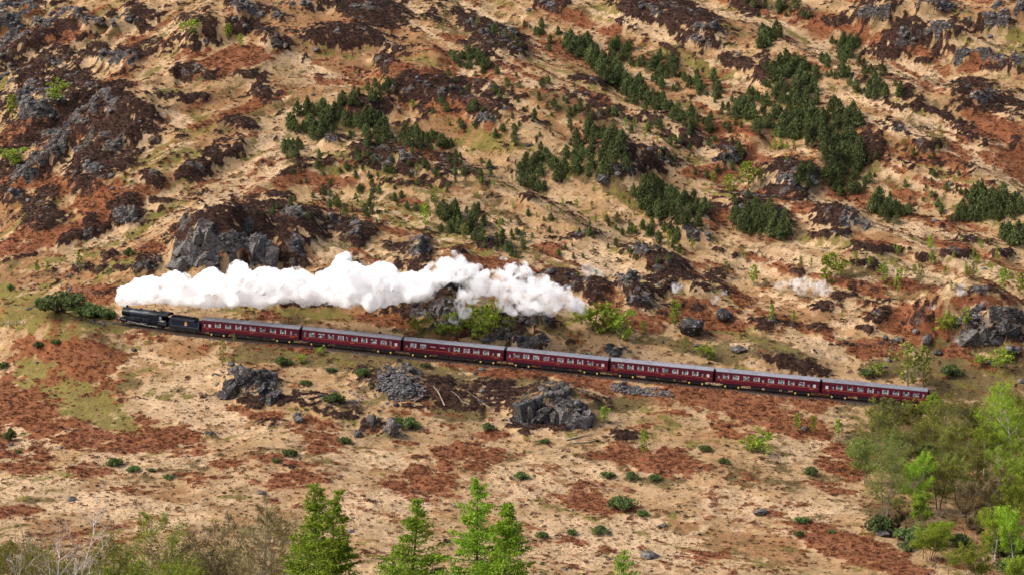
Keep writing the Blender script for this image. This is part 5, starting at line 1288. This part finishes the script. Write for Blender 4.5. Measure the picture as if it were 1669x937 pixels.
def flat(name, pts, mat, y):
    me = bpy.data.meshes.new(name); n = len(pts)
    me.from_pydata([(a, y, b) for a, b in pts] + [(a, y - .006, b) for a, b in pts], [], [tuple(range(n)), tuple(range(2 * n - 1, n - 1, -1))] + [(i, (i + 1) % n, n + (i + 1) % n, n + i) for i in range(n)])
    me.materials.append(mat); return put(name, me, em)
ey = -1.303
flat("emblem_lion", [(-.30, 2.02), (-.22, 2.16), (-.20, 2.34), (-.08, 2.40), (-.06, 2.56), (.06, 2.62), (.12, 2.50), (.10, 2.36), (.22, 2.30), (.26, 2.14), (.36, 2.02), (.20, 2.08), (.06, 2.00), (-.10, 2.08)], plain("orange_emblem_paint", (.90, .36, .03), .5), ey)
flat("emblem_wheel", [(-.36 , 1.96), (.40, 1.96), (.34, 1.80), (.18, 1.70), (0, 1.67), (-.16, 1.70), (-.30, 1.80)], plain("grey_emblem_paint", (.42, .40, .46), .5), ey)
em.location = (.35, 0, 0)
B().box(3.4, 3.5, -1.2, 1.2, .88, 1.22).build("buffer_beam", [ufm], ten)
sT = sA - .45 - 3.45
pose(ten, sT - 2.25, sT + 2.25)
sL = sT - 3.5 - 5.9
pose(loco, sL - 3.6, sL + 3.4)

# ------------------------------------------------------------------ steam
def blobs_mesh(name, pts, voxel, seed):
    """pts: (x,y,z,r) puffs fused into one billowing skin"""
    bm = bmesh.new()
    rng = np.random.default_rng(seed)
    base = bpy.data.meshes.new("t"); bmesh.ops.create_icosphere(bm, subdivisions=2, radius=1); bm.to_mesh(base); bm.free()
    n = len(base.vertices); co = np.empty(n * 3); base.vertices.foreach_get("co", co); co = co.reshape(-1, 3)
    tri = np.array([p.vertices[:] for p in base.polygons]); parts = []
    for x, y, z, r in pts: parts.append((co * r * np.array([1, 1, .95]) + (x, y, z), tri))
    V, F, _ = join(parts); me = mesh_arrays(name, V, F)
    o = bpy.data.objects.new(name, me); COL.objects.link(o)
    rm = o.modifiers.new("skin", 'REMESH'); rm.mode = 'VOXEL'; rm.voxel_size = voxel
    for sc_, st_ in ((1.6, .9), (.55, .42)):
        tx = bpy.data.textures.new("billow", 'CLOUDS'); tx.noise_scale = sc_; tx.noise_depth = 2
        d = o.modifiers.new("billow", 'DISPLACE'); d.texture = tx; d.strength = st_; d.mid_level = .5; d.texture_coords = 'LOCAL'
    dg = bpy.context.evaluated_depsgraph_get(); ev = o.evaluated_get(dg)
    out = bpy.data.meshes.new_from_object(ev); out.name = name
    bpy.data.objects.remove(o)
    out.polygons.foreach_set("use_smooth", np.ones(len(out.polygons), bool))
    return out

def steam_core_mat():
    g = NT("dense_white_steam")
    g.b.inputs["Base Color"].default_value = (.97, .97, .97, 1); g.b.inputs["Roughness"].default_value = 1; g.b.inputs["Specular IOR Level"].default_value = 0
    g.b.inputs["Subsurface Weight"].default_value = 1.0; g.b.inputs["Subsurface Radius"].default_value = (1, 1, 1); g.b.inputs["Subsurface Scale"].default_value = 1.2
    return g.m
def steam_vol_mat(name, dens, lo, hi, sc):
    g = NT(name); g.t.nodes.remove(g.b)
    v = g.n("ShaderNodeVolumePrincipled"); v.inputs["Color"].default_value = (1, 1, 1, 1); v.inputs["Anisotropy"].default_value = 0.0
    n = g.noise(sc, 4, .6, g.coord("Object"), .4)
    g.l(g.ramp(n, lo, hi, 0, dens), v.inputs["Density"])
    g.l(v.outputs[0], g.out.inputs["Volume"])
    return g.m
corem = steam_core_mat()
TOPL = [(205, 468), (226, 454), (247, 449), (260, 460), (270, 449), (286, 440), (292, 450), (303, 446), (312, 460), (320, 452), (338, 440), (346, 435), (359, 445), (369, 452), (375, 450), (377, 431), (388, 424), (402, 435), (411, 447), (423, 435), (435, 435), (447, 438), (454, 444), (477, 437), (490, 438), (510, 453),
        (531, 440), (545, 434), (552, 416), (566, 412), (579, 425), (576, 442), (595, 440), (621, 426), (640, 433), (645, 447), (658, 446), (675, 442), (687, 452), (701, 435), (722, 420), (734, 407), (758, 421), (766, 428), (787, 446), (808, 439), (822, 445), (829, 431), (846, 433), (856, 447), (882, 452), (917, 468), (943, 487), (952, 500)]
BOTL = [(205, 497), (250, 492), (300, 496), (350, 500), (400, 496), (430, 502), (450, 491), (480, 490), (500, 497), (530, 490), (560, 500), (590, 490), (602, 506), (630, 495), (660, 490), (690, 486), (705, 474), (735, 452), (757, 470), (762, 492), (790, 480), (812, 478), (830, 505), (870, 510), (900, 504), (945, 505)]
def plume_points(grow, x0=202, x1=948, lift=0):
    tl = np.array(sorted(TOPL)); bl = np.array(BOTL); out = []; rng = np.random.default_rng(77)
    for u in np.arange(x0, x1, 4.2):
        vt, vb = np.interp(u, tl[:, 0], tl[:, 1]), np.interp(u, bl[:, 0], bl[:, 1])
        vb = max(vt + 8, vb - lift); H = vb - vt
        if H < 8: H = 8
        v = vt
        while v < vb - 2:
            rp_ = min(4.5 + 7 * rng.random() * np.clip((v - vt) / 22 + .35, 0, 1), H / 2)
            vc = v + rp_
            if vc > vb - rp_ * .6: vc = vb - rp_
            # where along the line of sight: over and just behind the train
            xw = (u - CU) / FPX * 505
            y = float(track_y(xw)) + 1.0 + (u - 200) / 745 * 5.0 + rng.normal() * (1.0 + H / 30)
            yc = (CV - vc) / FPX; t = y / (COSP + yc * SINP); p = ((u - CU) / FPX * t, y, CAMZ + (-SINP + yc * COSP) * t)
            out.append((*p, max(.25, rp_ / 8.15 + grow)))
            v += rp_ * (1.0 + .5 * rng.random())
    return out
stp = put("steam_plume", None, loc=on_track(sL - 4), label="long dense white plume of steam streaming back from the locomotive's chimney", category="steam", )
off = np.array(stp.location)
core_pts = [p for p in plume_points(-.75, lift=13) if True]
core_pts = [(a - off[0], b - off[1], c - off[2], r) for a, b, c, r in core_pts if a < -23 and r > .38]
put("dense_steam", blobs_mesh("dense_steam", core_pts, .30, 3), stp).data.materials.append(corem)
veil_pts = [(a - off[0], b - off[1], c - off[2], r) for a, b, c, r in plume_points(.42, 200, 956)]
chim = [( -3.6 + q * .5 , 0.1, 4.4 + q * .45, .35 + q * .12) for q in range(5)]
xr = -17 - off[0]
put("steam_veil", blobs_mesh("steam_veil", [q for q in veil_pts if q[0] < xr], .45, 4), stp).data.materials.append(steam_vol_mat("thin_white_steam", 2.6, .41, .60, .55))
rng = np.random.default_rng(12); tail = []
for a, b, c, r in veil_pts:
    if a > xr - 3: tail.append((a + rng.normal() * .5, b + rng.normal() * .8, c + rng.normal() * .4, r * (.55 + .75 * rng.random())))
put("steam_tail", blobs_mesh("steam_tail", tail, .40, 4), stp).data.materials.append(steam_vol_mat("ragged_white_steam", 1.5, .47, .62, .38))
wm = steam_vol_mat("drifting_steam", 1.1, .44, .66, .9)
wm2 = steam_vol_mat("faint_steam", .55, .42, .66, .8)
WISPS = [(603, 500, 10, 22, 1, "ragged wisp of steam hanging under the plume above the second carriage"), (755, 500, 14, 26, 1, "trail of steam dipping from the plume behind the third carriage"), (740, 522, 16, 7, 1, "low wisp of steam in the cutting above the third carriage"), (822, 422, 8, 5, 1, "small detached puff of steam above the plume's right half"),
         (965, 445, 16, 14, 2, "faint haze of steam just beyond the end of the plume"), (1102, 470, 12, 10, 1, "small blue-white puff of steam above the black boulder"), (1182, 478, 9, 6, 1, "tiny puff of steam right of the black boulder"), (1165, 488, 14, 8, 2, "faint wisp of steam left of the tiny puff"),
         (1318, 466, 40, 16, 1, "broad drift of steam left of the large bushy birch"), (1345, 472, 14, 9, 1, "bright right end of the broad drift of steam"), (1275, 466, 14, 10, 2, "faint left end of the broad drift of steam"), (1572, 471, 16, 10, 1, "round puff of steam among the birches at the right"), (1605, 492, 7, 5, 2, "tiny faint puff of steam above the right crag"), (1560, 552, 10, 7, 2, "small wisp of steam left of the right crag"),
         (935, 494, 22, 12, 1, "thinning tail of steam at the right end of the plume"), (272, 500, 12, 3, 1, "thin jet of steam along the top of the boiler"), (690, 576, 8, 4, 1, "burst of steam low between the second and third carriages"), (1520, 500, 12, 6, 2, "faint patch of steam on the right slope")]
for k, (u, v, ru, rv, wk, lab) in enumerate(WISPS):
    rng = np.random.default_rng(900 + k); pts = []
    p = spots(u, v)[0]
    if u in (603, 740, 935, 272, 755, 690, 822): y = float(track_y((u - CU) / FPX * 500)) + (4.0 if u not in (272, 690) else .3)
    else: y = p[1] - 3.0
    y = min(y, p[1] - .5); 
    for q in range(9):
        a = rng.random() * 6.28; r = math.sqrt(rng.random()); uu_, vv_ = u + math.cos(a) * r * ru * .7, v + math.sin(a) * r * rv * .7
        yc = (CV - vv_) / FPX; yq = y + rng.normal() * .5; t = yq / (COSP + yc * SINP)
        pts.append(((uu_ - CU) / FPX * t, yq, CAMZ + (-SINP + yc * COSP) * t, max(.22, (rv if ru > rv else ru) / 8.15 * (.4 + .4 * rng.random()))))
    c = np.mean([q[:3] for q in pts], axis=0); pts = [(a - c[0], b - c[1], d - c[2], r) for a, b, d, r in pts]
    me = blobs_mesh("steam_wisp", pts, .25, 5); me.materials.append(wm if wk == 1 else wm2)
    put("steam_wisp", me, loc=c, label=lab, category="steam")

# ------------------------------------------------------------------ rocks
def rock_mesh(name, seed, mat, sub=3, amp=.35, flat_=.7, block=3.0):
    rng = np.random.default_rng(seed); bm = bmesh.new(); bmesh.ops.create_icosphere(bm, subdivisions=sub, radius=1)
    planes = rng.normal(size=(11, 3)); planes /= np.linalg.norm(planes, axis=1)[:, None]; ds = .62 + .3 * rng.random(11)
    for v in bm.verts:
        c = np.array(v.co)
        for p, d in zip(planes, ds):
            q = c @ p
            if q > d: c = c - p * (q - d)
        v.co = c
    me = bpy.data.meshes.new(name); bm.to_mesh(me); bm.free()
    co = np.empty(len(me.vertices) * 3, np.float32); me.vertices.foreach_get("co", co); co = co.reshape(-1, 3)
    n = (fbm(co[:, 0] * block + seed, co[:, 1] * block + co[:, 2] * 2.1, 4) - .5) * amp + (ridged(co[:, 0] * 2.2 + co[:, 2] * 1.7, co[:, 1] * 2.2 - seed, 3) - .4) * amp * .5
    co = co * (1 + n[:, None]); co[:, 2] *= flat_
    me.vertices.foreach_set("co", co.ravel()); me.materials.append(mat); me.update()
    return me
BOUL = [(1127, 545, 44, 28, 'darkrock', "large black boulder with pale streaks above the fifth carriage"), (1181, 519, 32, 18, 'darkrock', "broken dark rock uphill right of the large black boulder"), (1203, 573, 24, 11, 'rock', "low grey rock in the grass above the fifth carriage"),
        (1240, 838, 24, 10, 'rock', "dark flat stone lying on the pale meadow at the right"), (1058, 907, 34, 10, 'rock', "flat grey slab on the lower meadow"), (1134, 566, 7, 5, 'scree', "tiny grey stone below the large black boulder"), (1079, 558, 6, 5, 'scree', "tiny pale stone left of the large black boulder"),
        (488, 688, 16, 11, 'rock', "small white-topped rock on the slope below the first carriage"), (606, 692, 16, 22, 'rock', "pale upright boulder in the middle of the slope"), (640, 706, 22, 26, 'rock', "grey boulder right of the pale upright one"), (583, 712, 14, 14, 'rock', "small boulder left of the pale upright one"),
        (1448, 588, 9, 7, 'scree', "pale stone above the last carriage, upper of two"), (1442, 600, 7, 5, 'scree', "pale stone above the last carriage, lower of two"), (1510, 563, 18, 16, 'rock', "round grey boulder left of the big right crag"), (1463, 556, 18, 8, 'rock', "flat grey rock left of the round boulder"), (1443, 553, 12, 8, 'rock', "small blue-grey rock at the left of the flat one"), (1492, 542, 12, 8, 'scree', "white-topped stone above the round boulder"), (1528, 578, 14, 8, 'darkrock', "dark rock below the round grey boulder"), (1645, 575, 16, 12, 'scree', "pale broken rock below the big right crag"),
        (60, 592, 5, 4, 'scree', "tiny pale stone on the bracken spur"), (18, 726, 8, 6, 'scree', "pale stone below the young conifer at the left edge"), (1440, 872, 26, 10, 'rock', "grey slab at the left of the stones under the grove"), (1462, 870, 18, 10, 'rock', "dark stone at the right of the slab under the grove"), (168, 531, 10, 6, 'rock', "small grey stone in front of the locomotive"),
        (515, 86, 12, 7, 'rock', "small grey rock on the orange slope at the top left"), (510, 156, 7, 4, 'scree', "tiny white stone on the pale patch left of the knoll"), (465, 80, 8, 8, 'rock', "pale stone beside the crag edge at the top left"), (590, 128, 7, 4, 'scree', "tiny stone on the orange slope"), (680, 130, 7, 5, 'scree', "white stone on top of the left knoll"),
        (180, 184, 10, 7, 'scree', "white stone on the dark crag at the left"), (155, 165, 14, 10, 'rock', "pale rock on the dark crag at the left"), (1475, 127, 6, 6, 'scree', "white stone at the upper right"), (400, 622, 14, 10, 'darkrock', "dark rock on top of the black outcrop below the first carriage")]
for k, (u, v, w, h, m, lab) in enumerate(BOUL):
    p = spots(u, v)[0]; me = rock_mesh("boulder", 40 + k, M[m])
    put("boulder", me, loc=p + np.array([0, 0, px(h, p) * .35]), rot=(0, 0, k * 1.3), scale=(px(w, p) / 1.75, px(w, p) / 2.2, px(h, p) / 1.15), label=lab, category="rock")
OUT = [(402, 646, 76, 40, 'darkrock', "black craggy outcrop with white streaks below the first carriage"), (930, 700, 60, 50, 'rock', "bare grey rock face at the right end of the big outcrop below the line"), (880, 695, 70, 44, 'darkrock', "dark mossy left part of the big outcrop below the line"), (438, 660, 30, 24, 'darkrock', "small dark ledge right of the black craggy outcrop"), 
       (322, 440, 76, 82, 'rock', "pale grey slab of the big crag rising behind the plume"), (402, 425, 90, 56, 'rock', "broken grey rock at the right of the big crag behind the plume"), (1600, 565, 58, 64, 'rock', "grey rounded crag at the right behind the bare birch"), (1648, 560, 50, 40, 'darkrock', "dark right shoulder of the crag at the right edge"),
       (242, 440, 26, 14, 'rock', "small grey rock in heather left of the big crag"), (1000, 300, 42, 20, 'rock', "smooth grey slab among the pines of the middle knoll"), (1185, 268, 44, 22, 'darkrock', "dark crag with pale cracks above the green birches"), (1320, 300, 24, 34, 'rock', "pale upright slab on the rocky knoll right of centre"), (1388, 375, 36, 34, 'rock', "grey outcrop at the foot of the pines right of centre"),
       (45, 195, 44, 36, 'rock', "grey rock face below the birch clump at the upper left"), (712, 520, 34, 28, 'rock', "grey block in the shaded rocks above the third carriage"), (735, 470, 40, 30, 'darkrock', "dark crag showing through the gap in the plume"), (785, 205, 30, 12, 'rock', "low grey slab on the left knoll's right flank"), (1040, 495, 40, 16, 'rock', "grey slabs above the bright thicket by the plume"), (208, 365, 26, 22, 'rock', "grey rock on the bracken slope at the left")]
def slab_hull(rng, s3, tilt):
    bm = bmesh.new()
    for q in range(13):
        v = rng.random(3) * 2 - 1; v /= max(abs(v)) ** .8 + 1e-6; v = v * (.75 + .3 * rng.random())
        bm.verts.new(v * s3)
    bmesh.ops.convex_hull(bm, input=bm.verts[:])
    bmesh.ops.delete(bm, geom=[q for q in bm.verts if not q.link_faces], context='VERTS')
    bm.transform(Matrix.Rotation(tilt[0], 4, 'Y') @ Matrix.Rotation(tilt[1], 4, 'X') @ Matrix.Rotation(tilt[2], 4, 'Z'))
    me = bpy.data.meshes.new("t"); bmesh.ops.triangulate(bm, faces=bm.faces[:]); bm.to_mesh(me); bm.free()
    co = np.empty(len(me.vertices) * 3); me.vertices.foreach_get("co", co); f = np.array([q.vertices[:] for q in me.polygons])
    bpy.data.meshes.remove(me); return co.reshape(-1, 3), f
def outcrop_mesh(seed, w, h, mats):
    rng = np.random.default_rng(seed); parts = []; dip = rng.normal() * .25 + .35
    n = int(np.clip(w * h * .42, 9, 34))
    for q in range(n):
        x = (rng.random() - .5) * w * .92; top = h * (1 - (abs(x) / (w * .55)) ** 2) * (.7 + .3 * rng.random())
        z = top * rng.random() ** .8 * .8; y = z * .65 + rng.random() * w * .12 + abs(x) * .25
        sz = (.4 + .8 * rng.random()) * (h ** .5) * .85
        v, f = slab_hull(rng, np.array([sz * (.7 + .6 * rng.random()), sz * .9, sz * (.55 + .9 * rng.random())]), (dip + rng.normal() * .12, rng.normal() * .15 - .2, rng.random() * .6))
        parts.append((v + (x, y, z), f))
    V, F, _ = join(parts)
    me = mesh_arrays("rock_outcrop", V, F, mats); bm = bmesh.new(); bm.from_mesh(me); bmesh.ops.subdivide_edges(bm, edges=bm.edges[:], cuts=2, use_grid_fill=True); bm.to_mesh(me); bm.free()
    co = np.empty(len(me.vertices) * 3, np.float32); me.vertices.foreach_get("co", co); co = co.reshape(-1, 3)
    for ax in range(3): co[:, ax] += (fbm(co[:, 0] * 1.3 + ax * 9 + co[:, 2], co[:, 1] * 1.3 + co[:, 2] * 1.7, 3) - .5) * .34
    me.vertices.foreach_set("co", co.ravel()); me.update()
    return me
_turf = []
for k, (u, v, w, h, m, lab) in enumerate(OUT):
    p = spots(u, v)[0]
    oc = put("rock_outcrop", outcrop_mesh(90 + k, px(w, p), px(h, p) * .95, [M[m]]), loc=p + np.array([0, .3, -.3]), label=lab, category="rock")
    c_ = np.array([f.center[:] for f in oc.data.polygons]); n_ = np.array([f.normal[2] for f in oc.data.polygons])
    c_ = c_[(n_ > .55)] + np.array(oc.location); c_ = c_[fbm(c_[:, 0] * .5, c_[:, 1] * .5 + c_[:, 2], 2) > .47]
    _turf.append(c_[RNG.random(len(c_)) < .16])
_turf = np.concatenate(_turf)
scatter("heather_on_crags", heat, _turf - np.array([0, 0, .06]), .45 + .5 * RNG.random(len(_turf)), RNG.random(len(_turf)) * 6.28)
rub = [rock_mesh("rock_block", 150 + k, M['rock'], 2, .3, .7) for k in range(4)] + [rock_mesh("rock_block", 160, M['darkrock'], 2, .3, .7)]
P = sample(rock ** 2 + .004, 3200); scatter("crag_rubble", rub, P - np.array([0, 0, .1]), .25 + .75 * RNG.random(len(P)) ** 3, RNG.random(len(P)) * 6.28)
scr = [rock_mesh("scree_block", 170 + k, M['scree'], 1, .3, .7) for k in range(4)]
def scree_field(cu, cv_, ru, rv, n, ang=0):
    r = np.sqrt(RNG.random(n)); a = RNG.random(n) * 6.28; x, y = r * np.cos(a) * ru, r * np.sin(a) * rv; an = math.radians(ang)
    return spots(cu + x * math.cos(an) - y * math.sin(an), cv_ + x * math.sin(an) + y * math.cos(an))
P = np.concatenate([scree_field(642, 622, 30, 22, 230, 20), scree_field(664, 640, 30, 18, 170, -10), scree_field(625, 640, 40, 26, 70, 0), scree_field(1045, 638, 58, 7, 230, 5), scree_field(1470, 575, 60, 20, 14), scree_field(560, 650, 40, 14, 30)])
scatter("scree_stones", scr, P, .16 + .36 * RNG.random(len(P)) ** 1.6, RNG.random(len(P)) * 6.28)

# ------------------------------------------------------------------ fences, fallen wood
fence_m = plain("weathered_fence_wood", (.10, .075, .06), .9, var=.4)
wire_m = plain("fence_wire", (.12, .11, .10), .6, .5)
def fence(line, hp, label, rails=2, n=None, wr=.015, rr=.06):
    L = np.array(line, float); seg = np.concatenate([[0], np.cumsum(np.hypot(*np.diff(L, axis=0).T))]); n = n or len(L)
    q = np.linspace(0, seg[-1], n); U, V = np.interp(q, seg, L[:, 0]), np.interp(q, seg, L[:, 1])
    P = spots(U, V); h = px(hp, P[0])
    e = put("fence", None, loc=P[0], label=label, category="fence"); b0 = P[0]
    for p in P:
        p = p - b0; B().cyl((p[0], p[1], p[2] - .3), (p[0] + .03, p[1], p[2] + h), rr, rr * .9, 6).build("post", [fence_m], e)
    for k in range(rails):
        z = h * (.9 - .38 * k); t = tube(P - b0 + np.array([0, 0, z]), np.full(len(P), wr), 4); B().add(*t).build("wire", [wire_m], e)
    return e
fence([(5, 531), (38, 532)], 9, "short wooden fence at the left edge of the green spur", 2, 4, .04)
fence([(100, 470), (128, 478), (160, 487)], 10, "thin post and wire fence on the slope above the rhododendron", 2, 8)
fence([(235, 498), (330, 506), (470, 526)], 9, "thin fence running above the line behind the tender", 1, 14)
fence([(1375, 730), (1404, 722)], 15, "wooden gate fence at the left end of the grove", 2, 3, .05, .09)
fence([(1418, 858), (1441, 872), (1467, 884), (1480, 898), (1497, 905), (1545, 942)], 15, "old fence posts leading down below the grove", 1, 7, .02, .09)
fence([(1330, 560), (1400, 566), (1470, 563)], 6, "faint low fence line above the sixth carriage", 1, 14)
fence([(1545, 712), (1585, 712)], 12, "row of thin posts in the clearing in the grove", 1, 6, .02, .06)
for k, (a, b, r, lab) in enumerate([((720, 652), (706, 632), .10, "pale fallen stem leaning left of the bigger one below the line"), ((725, 662), (712, 636), .13, "thick bleached fallen stem below the third carriage"), ((765, 660), (735, 640), .08, "thin bleached stem pointing right below the line"), ((805, 672), (760, 640), .07, "long thin bleached stem at the right of the brushwood"), ((675, 656), (700, 648), .08, "pale fallen branch at the left of the brushwood"),
                               ((835, 690), (800, 682), .09, "grey fallen log below the brushwood"), ((925, 718), (978, 706), .16, "long pale fallen log below the big outcrop"), ((930, 724), (985, 718), .12, "second pale log below the long one"), ((1519, 925), (1530, 903), .12, "crooked dark dead stump right of the spreading tree")]):
    p, q = spots([a[0], b[0]], [a[1], b[1]]); m = np.linspace(0, 1, 6)[:, None]
    P = p + (q - p) * m; P[:, 2] = ground_z(P[:, 0], P[:, 1]) + .12 + .25 * m[:, 0]; P[:, 1] += np.sin(m[:, 0] * 5 + k) * .2
    if k == 8: P[:, 2] = P[0, 2] + 2.2 * m[:, 0]; P[:, 1] = P[0, 1]
    b0 = P[0].copy(); parts = [tube(P - b0, r * (1.1 - .7 * m[:, 0]), 6)]
    for s2 in (2, 3, 4): parts.append(tube(np.linspace(P[s2] - b0, P[s2] - b0 + RNG.normal(size=3) * .4 + [0, 0, .4], 3), [r * .4, r * .25, r * .1], 4))
    put("fallen_stem" if k < 8 else "dead_stump", mesh_arrays("fallen_stem", *join(parts)[:2], [M['deadwood'] if k < 8 else M['bark']], True), loc=b0, label=lab, category="fallen branch" if k < 8 else "stump")
